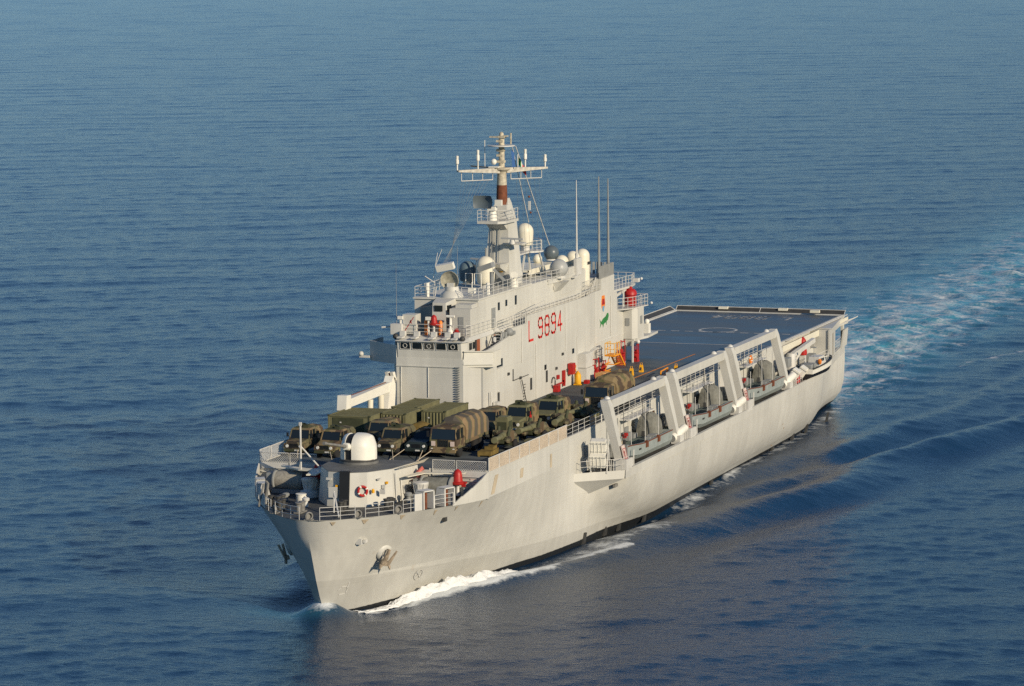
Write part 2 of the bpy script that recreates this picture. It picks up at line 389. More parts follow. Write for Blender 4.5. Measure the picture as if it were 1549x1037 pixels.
# from foredeck level up to the flight deck, aft of the break, with the raked bulwark wings in front of it
xs_up = [125.3-126.3*i/40 for i in range(41)]
for sd_ in (-1, 1):
    xu = [x for x in xs_up if sd_ < 0 or x > 12]
    hb.sheet([[(x, sd_*half(8.42, x), 8.42) for x in xu], [(x, sd_*(half(8.42, x)-.02), D) for x in xu]], True, sd_ == 1)
    wing = [(125.3, 10.5), (126.4, 10.25), (127.6, 9.9), (128.8, 9.42), (129.9, 8.95)]
    for k in range(4):
        (xa, ya), (xb, yb) = wing[k], wing[k+1]; za = D+.12-(D-F)*k/4; zb = D+.12-(D-F+.1)*(k+1)/4
        p = [(xa, sd_*ya, F-.05), (xb, sd_*yb, F-.05), (xb, sd_*yb, zb), (xa, sd_*ya, za)]
        hb.ext(p if sd_ < 0 else p[::-1], (-.05, -sd_*.1, 0))
# bow bulkhead below the flight deck edge
hb.box(125.15, 125.3, -10.5, 10.5, F-.1, D-.02)
# transom
zc = [r[-1] for r in rowsS]; zp = [r[-1] for r in rowsP[:7]]
hb.add([*zc, (-1, -10.2, D), (-1, 5.5, D), (-1, 5.5, 6.72), (-1, 10.25, 6.72), *zp[::-1]], [tuple(range(len(zc)+4+len(zp)))])
hb.box(-1, 13, 5.4, 5.5, 6.7, D-.05); hb.box(12.9, 13.0, 5.5, 10.2, 6.7, D-.05); hb.box(-.95, 13, 5.5, 10.3, 6.6, 6.72)
# sponson: front bow plate, fascia strip, bulwark lip
fx = [98.4, 94, 88, 80, 70, 60, 50, 40, 34, 30, 26, 24.5, 20, 16, 12, 8, 4, -1]
fl_ = lambda x: .03+.14*smooth01((x-52)/30)
hb.sheet([[(x, yspons(x)-.05, 6.2) for x in fx], [(x, yspons(x)+fl_(x), 6.21) for x in fx], [(x, yspons(x)+fl_(x)+.02, 7.0) for x in fx]], False, True)
hb.sheet([[(x, yspons(x)+fl_(x)+.02, 7.0) for x in fx], [(x, yspons(x)-.18, 7.0) for x in fx]], False, True)
hb.sheet([[(x, yspons(x)-.18, 7.0) for x in fx], [(x, yspons(x)-.18, 6.75) for x in fx]], False, True)
A, B, Cc, A2, B2 = (102.0, 10.35, 6.25), (98.35, 14.15, 6.2), (99.4, 10.35, 4.5), (102.0, 10.35, 7.0), (98.35, 14.25, 7.0)
hb.add([A, B, Cc, A2, B2, (97.5, 10.35, 7.0)], [(0, 1, 4, 3), (1, 0, 2)])
# aft side wall with its two openings (inboard of the stern quarter)
def qz(x, z): return (x, yspons(x)-.02, z)
for xa, xb, z0, z1 in ((13.2, 11.0, 6.9, D-.1), (9.5, 7.4, 6.9, D-.1), (.4, -1.0, 6.9, D-.1), (11.0, 9.5, 9.75, D-.1), (7.4, .4, 9.7, D-.1), (11.0, 9.5, 6.9, 7.2), (7.4, .4, 6.9, 7.15)):
    hb.ext([qz(xa, z0), qz(xb, z0), qz(xb, z1), qz(xa, z1)], (0, -.25, 0))
hb.box(12.9, 13.0, 10.2, 12.1, 7.0, D-.1)
# overhang of the deck edge over the stern quarter
hb.prism([(12.5, 10.2), (12.5, 12.3), (6, 11.3), (-1, 10.45), (-1, 10.2)], D-.12, D+.02)
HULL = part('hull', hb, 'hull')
# decks
db = MB(); n = 60
xs_d = [125.3-126.3*i/n for i in range(n+1)]
db.sheet([[(x, -half(8.42, x), D) for x in xs_d], [(x, half(8.42, x), D) for x in xs_d]], False, True)
FD = part('flight_deck', db, 'deck')
db = MB(); tb = LV[7]
xs_f = [140.5, 140.3, 139.7, 139.2, 138.2, 137.2, 136, 134.8, 132.7, 131.2, 129.8, 128.7, 127.6, 126.4, 125.2]
db.sheet([[(x, -max(half(F, x)-.02, .01), F-.03) for x in xs_f], [(x, max(half(F, x)-.02, .01), F-.03) for x in xs_f]], False, True)
part('forecastle_deck', db, 'foredeck')
db = MB()
db.sheet([[(x, 10.2, 6.74) for x in fx], [(x, yspons(x)-.1, 6.74) for x in fx]], False, True)
part('boat_deck', db, 'foredeck')
# deck edge coaming
cb = MB()
for sd_ in (-1, 1):
    pts = [(x, sd_*(half(8.42, x)-.08), D+.03) for x in xs_d[:]]
    for a, b in zip(pts[:-1], pts[1:]): cb.beam(a, b, .2, .12)
cb.beam((-1, -10.3, D+.03), (-1, 10.3, D+.03), .2, .12)
part('deck_coaming', cb, 'paint')
# front lip plate under the foredeck fence
fb = MB()
for sd_ in (-1, 1): fb.box(125.3, 125.38, *sorted((sd_*10.45, sd_*5.2)), 10.0, 10.75)
fb.box(125.3, 125.4, -5.2, 5.2, 10.2, 10.6)
fb.tube([(125.4, -10.3, 9.8), (125.4, 10.3, 9.8)], .05)
part('bow_coaming', fb, 'paint')

# deck markings
def decal(name, segs, wd, m, z=D+.012):
    b = MB()
    for a, c in segs:
        a = Vector((*a, z)); c = Vector((*c, z)); dd = (c-a).normalized(); sd_ = Vector((-dd.y, dd.x, 0))*wd/2
        b.add([a-sd_, c-sd_, c+sd_, a+sd_], [(0, 1, 2, 3)])
    return part(name, b, m, FD)
decal('dashed_line', [((19.5, -9.6+1.62*i), (19.5, -9.6+1.62*i+.95)) for i in range(12)], .3, 'deckpaint')
decal('deck_line', [((31, -9.8), (31, 9.8))], .22, 'deckpaint')
decal('landing_circle', [((17.4+2.1*math.cos(a*math.pi/16), .2+2.1*math.sin(a*math.pi/16)), (17.4+2.1*math.cos((a+1)*math.pi/16), .2+2.1*math.sin((a+1)*math.pi/16))) for a in range(32)], .28, 'deckpaint')
decal('orange_line', [((62, 3.7), (40, 4.0)), ((93, 5.6), (62, 5.9)), ((62, 5.9), (52, 5.95))], .22, 'deckorange')
decal('edge_line', [((45, 10.0), (-.6, 9.95)), ((-.6, 9.95), (-.6, -9.95)), ((-.6, -9.95), (48, -9.95))], .22, 'deckpaint')
DIG = {'L': [[(0, 1), (0, 0), (1, 0)]], '9': [[(1, .52), (0, .52), (0, 1), (1, 1), (1, 0), (0, 0), (0, .1)]],
       '8': [[(0, .52), (0, 0), (1, 0), (1, .52), (0, .52), (0, 1), (1, 1), (1, .52)]], '4': [[(.62, 0), (.62, 1), (0, .3), (1, .3)]],
       '2': [[(0, .8), (0, 1), (1, 1), (1, .55), (0, 0), (1, 0)]], '1': [[(.2, .8), (.5, 1), (.5, 0)]], '3': [[(0, 1), (1, 1), (1, .5), (.2, .5), (1, .5), (1, 0), (0, 0)]],
       '5': [[(1, 1), (0, 1), (0, .55), (1, .55), (1, 0), (0, 0)]]}
def text(b, s, o, ax, ay, nrm, wch, hch, gap, wd, skew=0):
    x = 0
    for ch in s:
        if ch == ' ': x += gap*1.1; continue
        for pl in DIG[ch]:
            q = []
            for (px_, py_) in pl: q.append((x+px_*wch, py_*hch))
            if ch in '9852':                                   # round the corners
                rr = []
                for i, p in enumerate(q):
                    if 0 < i < len(q)-1:
                        a = Vector(q[i-1]); c = Vector(q[i+1]); pv = Vector(p); k = .22*wch
                        rr += [tuple(pv+(a-pv).normalized()*min(k, (a-pv).length/2)), tuple(pv+(c-pv).normalized()*min(k, (c-pv).length/2))]
                    else: rr.append(p)
                q = rr
            b.stroke(q, wd, o, ax, ay, nrm)
        x += wch+gap
    return b
dn = text(MB(), 'L 9894', (2.6, 5.0, D+.002), (0, -1, 0), (1, 0, 0), (0, 0, 1), 1.1, 2.9, .75, .3)
part('deck_number', dn, mat('worn_deck_number', (.38, .38, .36), .7, var=.5, scale=2), FD)
# hull marks
hm = MB()
def on_hull(x, z, off=.02):
    y = half(z, x); e = .15
    n_ = Vector((half(z, x+e)-half(z, x-e), -2*e, 0)); n_ = Vector((-(half(z, x+e)-half(z, x-e)), 2*e, -(half(z+e, x)-half(z-e, x)))).normalized()
    tx = Vector((2*e, half(z, x+e)-half(z, x-e), 0)).normalized()*-1
    return Vector((x, y, z))+n_*off, tx, n_
o, tx, n_ = on_hull(136.3, 1.5); ty = n_.cross(tx)*-1
if ty.z < 0: ty = -ty
hm.stroke([(-.1, .55), (.15, .8), (.75, .8), (.85, .55), (.75, .15), (.05, .1)], .09, o, tx, ty, n_)
hm.stroke([(.85, .7), (.9, 1.15)], .09, o, tx, ty, n_)
o, tx, n_ = on_hull(127.7, 2.0, .05); ty = n_.cross(tx)*-1
if ty.z < 0: ty = -ty
hm.stroke([(.5*math.cos(a*math.pi/8), .5*math.sin(a*math.pi/8)) for a in range(17)], .08, o, tx, ty, n_)
hm.stroke([(-.3, -.3), (.3, .3)], .08, o, tx, ty, n_); hm.stroke([(-.3, .3), (.3, -.3)], .08, o, tx, ty, n_)
part('bow_mark', hm, 'rail', HULL)
# rust stains with a shape of their own, discharge plates
st = MB()
for x, y, z0, z1, wd in ((40.4, None, 1.0, 3.4, .35), (39.4, None, .8, 2.9, .25)):
    fz = lambda z: 10.25+(14.2-10.25)*float(np.interp(z, [-1, .3, 1.6, 3, 5, 6.7], [.14, .40, .70, .88, .98, 1]))+.03
    st.add([(x, fz(z0), z0), (x-wd, fz(z0), z0), (x-wd, fz(z1), z1), (x, fz(z1), z1)], [(0, 1, 2, 3)])
part('rust_streak', st, mat('rust_streak_orange', (.50, .28, .10), .8, var=.25, scale=3), HULL)
pt = MB()
for x, z0, z1, wd, lean in ((123.9, 8.6, 10.1, .8, -1.6), (117.0, 8.9, 9.7, .7, -.3), (108.9, 8.6, 9.8, .4, -.1)):
    pt.ext([(x+lean*-.5, half(F, x)+.01, z0), (x-wd+lean*-.5, half(F, x)+.01, z0), (x-wd+lean*.2, half(F, x)+.01, z1), (x+lean*.2, half(F, x)+.01, z1)], (0, .03, 0))
part('primer_patch', pt, 'tan', HULL)
rs_ = MB()
for x, wd, hgt_ in ((139.6, .5, .35), (137.6, .7, .45), (134.6, .6, .5), (131.4, .35, .6), (129.2, .3, .5), (126.0, .3, .7), (121, .25, .8)):
    o, tx, n_ = on_hull(x, 8.25, .015); tz = n_.cross(tx); tz = tz if tz.z > 0 else -tz
    rs_.add([o-tx*wd/2, o+tx*wd/2, o+tx*wd*.2-tz*hgt_*.6, o+tx*wd*.05-tz*hgt_, o-tx*wd*.1-tz*hgt_*.9, o-tx*wd*.3-tz*hgt_*.45], [(0, 1, 2, 3, 4, 5)])
part('rust_streak', rs_, mat('rust_run', (.46, .38, .27), .85, var=.3, scale=4), HULL)
# rubbing pads and overboard discharges along the port waterline
pb = MB()
for x, h in ((99, .55), (93, .9), (90, .5), (84.5, .45), (62, 1.0), (38, .9), (29.5, .55), (23.5, .5), (14, .55)):
    y = 10.25+(14.2-10.25)*.42+.02
    if x > 80: y = half(.5, x)+(10.25+(14.2-10.25)*.42-half(.5, x))*smooth01((101.5-5.8-x)/(15))
    if x < 30: y = max(half(.8, x)+.15, min(y, yspons(x)-.3))
    pb.ext([(x, y-.15, -.2), (x-.9, y-.15, -.2), (x-.6, y+.1, .5+h), (x-.3, y+.1, .5+h)], (0, .18, 0))
part('fender_pad', pb, 'dark', HULL)
ob = MB(); ob.cbox((13.5, 10.75, 2.9), (2.6, .5, .35)); ob.cbox((13.5, 10.95, 3.35), (2.0, .15, .55))
part('overboard_chute', ob, 'white', HULL)
ob = MB(); ob.cbox((44, 13.95, 5.9), (4.6, .14, .35)); ob.cbox((96.4, 12.95, 5.35), (2.6, .2, .3)); ob.cbox((94.6, 13.2, 5.6), (1.3, .35, .3))
part('rubbing_strake', ob, 'steel', HULL)
# anchors in their pockets
def anchor(sd_):
    c = Vector((133.8, sd_*half(4.7, 133.8), 4.7)); n_ = Vector((.35, sd_*.85, -.35)).normalized(); dn_ = Vector((.12, -sd_*.25, -1)).normalized()
    dn_ = (dn_-n_*dn_.dot(n_)).normalized(); lt = n_.cross(dn_).normalized()
    bol = MB(); bol.lathe([(.8, 0), (.72, .16), (.5, .26), (.4, .26), (.36, .05)], (0, 0, 0), 16)
    rot = Matrix((lt, dn_, n_)).transposed()
    bol.v = [tuple(rot @ Vector(v)+c-dn_*.25) for v in bol.v]
    bo = part('hawse_bolster', bol, 'paint', HULL)
    a = MB()
    a.beam(c-dn_*.9+n_*.55, c+dn_*.9+n_*.75, .28, .28, n_)
    a.beam(c+dn_*.75+n_*.65-lt*.5, c+dn_*.75+n_*.65+lt*.5, .5, .5, n_)
    for k in (-1, 1):
        p = c+dn_*.8+n_*.75+lt*k*.45
        tip = c-dn_*1.0+n_*.95+lt*k*.75
        a.ext([p-lt*.28, p+lt*.28, tip+lt*.05, tip-lt*.05], n_*.18)
        a.ext([p-lt*.1*k+dn_*.0, p+lt*.45*k+dn_*.1, c+dn_*1.35+n_*.9+lt*k*.9], n_*.2)
    q0 = c+n_*.1; a.v = [tuple(q0+(Vector(v)-q0)*.74) for v in a.v]
    part('anchor', a, mat('rusty_anchor', (.36, .29, .21), .7, var=.5, scale=2.5), HULL)
anchor(1); anchor(-1)
sm = MB(); o, tx, n_ = on_hull(137.0, 6.3, .05); sm.cbox(o, (.25, .5, .5)); sm.cbox(o+Vector((-.4, .4, 0)), (.5, .2, .25)); part('bow_fitting', sm, 'rail', HULL)
sm = MB(); o, tx, n_ = on_hull(129.6, 7.2, .05); sm.cbox(o, (.5, .3, .35)); part('fairlead_hole', sm, 'dark', HULL)

# ------------------------------------------------------------------ superstructure
YW = -.8
sb = MB()
low = [(95.5, -9.1), (95.5, -2.45), (94.6, YW-.2), (61.9, YW-.2), (58.6, -1.35), (48.7, -1.35), (48.7, -10.1), (93.4, -10.1)]
sb.prism(low, D-.05, 16.25)
sb.prism([(82, -10.1), (82, YW-.2), (61.9, YW-.2), (58.6, -1.35), (52, -1.35), (52, -10.1)], 16.25, 17.85)
# port side wall with its stepped parapet
sb.ext([(94.6, YW-.2, D), (61.9, YW-.2, D), (61.9, YW-.2, 18.95), (81.8, YW-.2, 18.95), (81.8, YW-.2, 18.25), (86.6, YW-.2, 18.25), (86.8, YW-.2, 17.6), (92.7, YW-.2, 16.95), (94.6, YW-.2, 16.95)], (0, .2, 0))
sb.ext([(61.9, -.99, D), (61.9, -.99, 18.95), (58.6, -1.34, 18.95), (58.6, -1.34, D)][::-1], (-.03, -.2, 0))
sb.ext([(58.58, -1.55, D), (48.68, -1.55, D), (48.68, -1.55, 15.5), (50.9, -1.55, 15.5), (50.9, -1.55, 18.2), (51.88, -1.55, 18.2), (51.88, -1.55, 20.15), (56.42, -1.55, 20.15), (56.42, -1.55, 18.95), (58.58, -1.55, 18.95)], (0, .22, 0))
sb.box(51.9, 56.4, -4.6, -1.56, 17.85, 20.1)
# ledge on the front, ladder well
sb.box(95.5, 95.6, -9.1, -3.1, 15.46, 15.54)
SS = part('superstructure', sb, 'paint')
# pipe ledges and seams of the aft wall
lb = MB(); lb.beam((63.5, YW+.1, 13.15), (58.8, -1.0, 13.25), .5, .1); lb.tube([(58.8, -1.2, 13.2), (58.4, -1.1, 13.0), (58.4, -1.1, D)], .12); lb.tube([(57.2, -1.2, 13.2), (57.0, -1.1, 13.0), (57.0, -1.1, D)], .1)
lb.beam((58.4, -1.3, 13.6), (48.8, -1.3, 13.6), .08, .08)
for x, z0, z1 in ((79.2, D, 15.9), (70.0, 14.2, 18.6), (66.2, D, 15.2), (83.5, 14.6, 17.9), (53.2, 13.8, 18.0)):
    yy = YW+.05 if x > 62 else -1.28
    lb.tube([(x, yy, z0), (x, yy, z1)], .045, 5)
lb.tube([(95.56, -8.6, D), (95.56, -8.6, 15.4)], .05, 5); lb.tube([(95.56, -5.9, 12.6), (95.56, -5.9, 15.4)], .04, 5)
part('pipework', lb, 'rail', SS)
# number, crest and crocodile on the port wall
nb = text(MB(), 'L 9894', (81.2, YW+.004, 16.45), (-1, 0, 0), (0, 0, 1), (0, 1, 0), 1.24, 1.85, .78, .24)
part('hull_number', nb, mat('number_red', (.62, .03, .02), .5, var=.05), SS)
cr = MB(); YA = -1.325
def plate(poly, y, m, nm, t=.02):
    b = MB(); b.ext([(x, y, z) for x, z in poly], (0, t, 0)); return part(nm, b, m, SS)
plate([(56.2, 18.3), (55.3, 18.3), (55.1, 17.5), (55.25, 17.0), (56.25, 17.0), (56.4, 17.5)], YA, 'orange', 'crest')
plate([(56.1, 17.95), (55.4, 17.95), (55.25, 17.35), (56.25, 17.35)], YA+.022, 'red', 'crest_field', .01)
plate([(56.1, 17.2), (55.4, 17.2), (55.55, 16.75), (55.75, 16.6), (55.95, 16.75)], YA+.024, mat('crest_blue', (.15, .35, .5), .6), 'crest_shield', .012)
plate([(57.0, 15.95), (56.5, 15.6), (55.8, 15.9), (54.9, 16.05), (54.4, 16.35), (54.0, 16.3), (53.9, 16.0), (54.2, 15.6), (54.6, 15.5), (54.7, 15.1), (54.9, 15.45), (55.6, 15.3), (55.8, 14.95), (56.0, 15.3), (56.4, 15.4), (56.9, 15.0), (56.7, 15.5)], YA, 'green', 'crocodile_emblem')
# portholes, doors, vents on the port wall
def wall_box(nm, x, z, wx, wz, m, y=YW, t=.05, parent=None):
    b = MB(); b.box(x-wx/2, x+wx/2, y, y+t, z-wz/2, z+wz/2); return part(nm, b, m, parent or SS)
for x, z in ((89.9, 15.35),): wall_box('window', x, z, 1.6, .75, 'glass'); wall_box('window_sill', x, z-.45, 1.7, .06, 'rail', t=.12)
for x, z in ((76.3, 13.3), (67.5, 13.9)): wall_box('window', x, z, .55, .5, 'glass')
for x, z in ((80.7, 12.2), (75.9, 12.35), (90.3, 12.0)): wall_box('doorway', x, z, .5, 1.15, 'dark'); wall_box('door_frame', x, z+.7, .75, .08, 'rail', t=.08)
for x, z in ((87.5, 14.0), (84, 13.2), (73.0, 12.8), (71.0, 14.0), (69.5, 12.2)): wall_box('wall_fitting', x, z, .35, .25, 'dark', t=.15)
b = MB(); b.tube([(86.2, YW+.1, 14.3), (86.2, YW+.1, 13.2)], .04); b.tube([(86.2, YW+.1, 13.2), (82.6, YW+.4, 13.35)], .04); b.tube([(84.0, YW+.2, 13.0), (82.6, YW+.2, 10.6)], .05)
for k in range(6): b.beam((83.2-.05*k, YW+.06, 11.0+.28*k), (82.7-.05*k, YW+.06, 11.0+.28*k), .05, .05)
part('wall_ladder', b, 'dark', SS)
b = MB(); b.tube([(93.2, YW+.3, D), (93.2, YW+.3, 13.0)], .09)
for k in range(4): b.tube([(92.3-.25*k, YW+.25, D), (92.3-.25*k, YW+.25, 12.0-.15*k)], .06)
b.cbox((91.6, YW+.3, 11.2), (1.1, .5, 1.3))
part('vent_pipe', b, 'rail', SS)
# ladder up the front face
b = MB()
for k in range(22): z = D+.3+.3*k*.74; b.beam((95.62, -3.2, z), (95.62, -2.75, z), .1, .09)
part('front_ladder', b, 'grey2', SS)
# bridge wings
b = MB(); b.prism([(95.45, -9.1), (93.3, -12.6), (90.0, -12.6), (90.0, -9.1)], 15.6, 16.3); 
b.ext([(95.47, -9.1, 16.25), (93.32, -12.6, 16.25), (93.32, -12.6, 17.5), (95.47, -9.1, 17.4)], (-.12, .08, 0)); b.box(90, 93.25, -12.6, -12.5, 16.3, 17.5)
b.cbox((93.6, -13.0, 16.0), (.4, 1.0, .2)); b.sphere((93.7, -13.35, 16.25), .25, 10)
part('bridge_wing', b, 'paint', SS)
b = MB(); b.prism([(95.42, -2.4), (94.35, .15), (92.2, .15), (92.2, YW), (94.6, YW), (95.3, -2.4)], 15.5, 16.3)
b.ext([(95.55, -2.4, 15.75), (94.5, .2, 15.75), (94.3, .1, 16.97), (95.3, -2.4, 17.0)], (-.12, -.05, 0)); b.box(92.2, 94.3, .05, .15, 16.3, 16.95)
b.beam((95.4, -2.4, 17.0), (94.3, .17, 16.98), .22, .08)
part('bridge_wing', b, mat('wing_glint_white', (.66, .64, .56), .3, var=.05), SS)  # paler than the ship paint: the sun's glint is put into the colour
# bridge house
bb = MB()
bb.prism([(95.45, -8.95), (95.45, -2.6), (94.6, -2.3), (86.5, -2.3), (86.5, -9.9), (93.3, -9.9)], 16.25, 17.82, [(95.62, -8.95), (95.62, -2.6), (94.7, -2.3), (86.5, -2.3), (86.5, -9.9), (93.4, -9.9)])
bb.prism([(95.85, -9.1), (95.85, -2.45), (94.9, -2.1), (82, -2.1), (82, -10), (93.6, -10)], 17.84, 18.2, [(94.3, -8.8), (94.3, -2.7), (93.9, -2.3), (82, -2.3), (82, -10), (92.8, -9.9)])
BR = part('bridge', bb, 'paint')
nW = 5
for i in range(nW):
    y0 = -8.75+i*(5.95/nW)+.1; y1 = y0+5.95/nW-.22
    b = MB(); b.hexa([(95.5, y0, 17.1), (95.57, y0, 17.1), (95.57, y1, 17.1), (95.5, y1, 17.1), (95.6, y0+.02, 17.72), (95.66, y0+.02, 17.72), (95.66, y1-.02, 17.72), (95.6, y1-.02, 17.72)])
    wi = part('window', b, 'glass', BR)
    fr = MB(); xa, xb = 95.57, 95.67
    fr.tube([(xa, y0-.02, 17.08), (xa, y1+.02, 17.08), (xb, y1, 17.74), (xb, y0, 17.74), (xa, y0-.02, 17.08)], .035, 5)
    part('window_frame', fr, 'rail', BR)
    if i % 2 == 0:
        fr = MB(); fr.tube([(95.63, (y0+y1)/2+.2*math.cos(a*.7), 17.42+.2*math.sin(a*.7)) for a in range(10)], .03, 5); part('clear_view_screen', fr, 'rail', BR)
for k, (x, wx) in enumerate(((93.9, .6), (93.0, .5))):
    b = MB(); b.box(x-wx/2, x+wx/2, -2.29, -2.22, 17.0, 17.65); part('window', b, 'glass', BR)
b = MB(); b.box(91.4, 92.3, -2.29, -2.2, 16.3, 17.75); part('door', b, mat('door_brown', (.28, .09, .04), .6), BR)
b = MB(); b.box(92.3, 92.6, -2.29, -2.2, 16.3, 17.75); part('doorway', b, 'dark', BR)
for k in range(2):
    b = MB(); y0 = -9.2-.02*k; b.cbox((94.75-.75*k, -9.28-.42*k*1.0, 17.4), (.06, .7, .5), Matrix.Rotation(R(-62), 3, 'Z')); part('window', b, 'glass', BR)
# brackets, searchlights and boxes along the roof edge of the bridge
b = MB()
for y in (-8.7, -7.3, -5.6, -4.2, -3.3): b.cbox((95.3, y, 18.15), (.9, .5, .14)); b.cbox((94.7, y, 18.45), (.45, .5, .45))
part('roof_bracket', b, 'rail', BR)
b = MB(); b.sphere((95.2, -2.6, 18.15), .28, 10); b.sphere((95.1, -9.3, 18.2), .28, 10); part('searchlight', b, 'dark', BR)
r = MB(); r.rail([(82, -10, 18.2), (92.6, -9.9, 18.2), (94.2, -8.8, 18.25), (94.2, -2.6, 18.25), (93.8, -2.25, 18.2), (87.2, -2.2, 18.2)], 1.05, 1.3); part('railing', r, 'rail', BR)
# stairs from wing to roof, wing deck
b = MB()
for k in range(7): b.cbox((89.2-.3*k, -1.75, 16.5+.25*k), (.3, .8, .06))
b.beam((89.4, -1.3, 16.4), (87.2, -1.3, 18.2), .06, .2); b.beam((89.4, -2.15, 16.4), (87.2, -2.15, 18.2), .06, .2)
part('stairs', b, 'rail', SS)
b = MB(); b.cbox((87.4, -1.2, 17.75), (.5, .5, .5)); b.tube([(87.4, -1.2, 16.3), (87.4, -1.2, 17.6)], .12); b.sphere((86.6, -.95, 17.9), .42, 12); b.cbox((86.2, -.7, 17.8), (.6, .3, .35)); b.tube([(88.7, -1.0, 17.2), (88.2, -1.0, 18.0)], .1)
part('signal_lamp', b, 'grey2', SS)

# ------------------------------------------------------------------ upper deckhouse
b = MB()
b.prism([(91, -8.9), (91, -2.5), (57.2, -2.5), (57.2, -8.9)], 17.8, 21.35)
b.prism([(91.15, -9.0), (91.15, -2.38), (75.5, -2.38), (75.5, -9.0)], 21.35, 21.5)
b.box(60.3, 70.4, -3.4, -2.35, 20.85, 21.25)
b.hexa([(68.4, -2.6, 19.9), (66.4, -2.6, 19.9), (66.4, -2.4, 19.9), (68.4, -2.4, 19.9), (68.6, -2.6, 20.85), (66, -2.6, 20.85), (66, -1.6, 20.85), (68.6, -1.6, 20.85)])
b.ext([(66.0, -2.45, 19.4), (57.2, -2.45, 19.4), (57.2, -2.45, 21.34), (60.2, -2.45, 21.34), (61.2, -2.45, 21.9), (63.5, -2.45, 21.9), (64.4, -2.45, 21.34)], (0, -.3, 0))
UD = part('deckhouse', b, 'paint')
for x, z, h in ((85.2, 20.2, .75), (83.0, 20.3, .6), (80.2, 20.3, .9)):
    b = MB(); b.box(x-.22, x+.22, -2.5, -2.44, z-h/2, z+h/2); part('window', b, 'glass', UD)
b = MB(); b.box(86.3, 87.3, -2.5, -2.42, 18.3, 20.2); part('door', b, 'grey2', UD)
b = MB()
b.box(66.5, 68.1, -2.5, -2.3, 20.2, 20.6); b.beam((68.6, -2.4, 20.3), (66.3, -2.35, 20.75), .1, .35); b.cbox((62.6, -2.25, 20.9), (1.0, .6, .22))
b.cbox((61.0, -2.35, 21.8), (1.8, .3, 1.7))
part('wall_fitting', b, 'rail', UD)
b = MB(); b.hexa([(93.2, -6.4, 18.2), (93.2, -4.9, 18.2), (91, -4.7, 18.2), (91, -6.7, 18.2), (93.1, -6.3, 21.25), (93.1, -5.0, 21.25), (91, -4.7, 21.5), (91, -6.7, 21.5)])
DC = part('director_cab', b, 'paint', UD)
b = MB(); b.box(93.1, 93.2, -6.1, -5.3, 20.45, 21.0); b.box(92.0, 92.9, -4.95, -4.82, 20.4, 21.0); part('window', b, 'glass', UD)
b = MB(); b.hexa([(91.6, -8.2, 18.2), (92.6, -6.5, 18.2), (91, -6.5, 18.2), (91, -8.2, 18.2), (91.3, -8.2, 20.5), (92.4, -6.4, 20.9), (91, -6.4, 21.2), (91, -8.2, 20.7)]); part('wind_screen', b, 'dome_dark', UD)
b = MB(); b.box(92.6, 94.0, -9.0, -7.7, 18.3, 20.15)
LK = part('equipment_cabinet', b, 'paint')
b = MB(); b.stroke([(-8.85, 18.5), (-7.9, 19.9)], .07, (94.0, 0, 0), (0, 1, 0), (0, 0, 1), (1, 0, 0)); b.stroke([(-8.3, 19.3), (-8.2, 19.6), (-8.1, 19.3)], .07, (94.0, 0, 0), (0, 1, 0), (0, 0, 1), (1, 0, 0)); part('cabinet_mark', b, 'red', LK)
b = MB(); b.box(91, 93.4, -4.5, -2.45, 18.2, 20.75); b.box(91, 92.6, -4.2, -2.6, 20.75, 21.1); part('equipment_cabinet', b, 'paint')
b = MB(); b.box(93.4, 93.46, -3.6, -3.1, 18.3, 20.0); part('doorway', b, 'grey2', UD)
# small things standing on the bridge roof
b = MB(); b.box(93.3, 94.6, -10.0, -8.9, 18.3, 19.3); b.tube([(94.0, -9.9, 19.0), (94.3, -11.0, 18.9)], .09); part('equipment_box', b, 'rail')
for y, z in ((-9.2, 18.25), (-6.4, 18.25)):
    b = MB(); b.tube([(94.0, y, z), (94.0, y, z+1.5)], .1); b.cbox((94.0, y, z+1.6), (.35, .5, .3)); part('pelorus_stand', b, 'white')
b = MB(); b.lathe([(.35, 0), (.42, .25), (.3, .6), (.14, .8), (.12, 1.5), (.1, 1.6)], (94.0, -4.2, 18.25), 14); b.tube([(94.0, -4.6, 20.1), (94.0, -3.8, 20.1)], .13); b.tube([(94, -4.2, 19.7), (94, -4.2, 20.2)], .1); part('pelorus_stand', b, 'white')
for y, m, h in ((-6.75, 'orange', 1.3), (-5.35, 'orange', 1.2)):
    b = MB(); b.lathe([(.2, 0), (.2, h), (.12, h+.15), (.05, h+.2)], (93.6, y, 18.25), 12); part('fire_extinguisher', b, m)
# ---- director radar on the roof: pedestal, dish, slab antenna
b = MB(); b.lathe([(1.15, 21.5), (1.05, 21.8), (.7, 22.1), (.65, 22.5)], (90, -5.5, 0), 18); b.cbox((90, -5.5, 22.6), (.8, .7, .5))
DR = part('fire_control_radar', b, 'paint')
def dish(nm, c, r, az, el, m, parent, dep=.25):
    rot = Matrix.Rotation(az, 3, 'Z') @ Matrix.Rotation(-el, 3, 'Y') @ Matrix.Rotation(R(90), 3, 'Y')
    b = MB(); b.lathe([(r*.2, -.02), (r*.6, .08), (r, dep), (r*1.04, dep+.05), (r*1.04, dep-.1), (r*.6, -.06), (r*.1, -.25)], (0, 0, 0), 24)
    b.v = [tuple(rot @ Vector(v)+Vector(c)) for v in b.v]
    return part(nm, b, m, parent)
dish('dish_antenna', (90.1, -5.6, 23.1), .86, R(0), R(-3), mat('dish_mesh', (.36, .34, .26), .7, var=.35, scale=4), DR)
b = MB(); b.cbox((90.1, -6.1, 24.35), (.5, 1.75, .62), Matrix.Rotation(R(12), 3, 'X') @ Matrix.Rotation(R(15), 3, 'Y')); part('slab_antenna', b, 'white', DR)
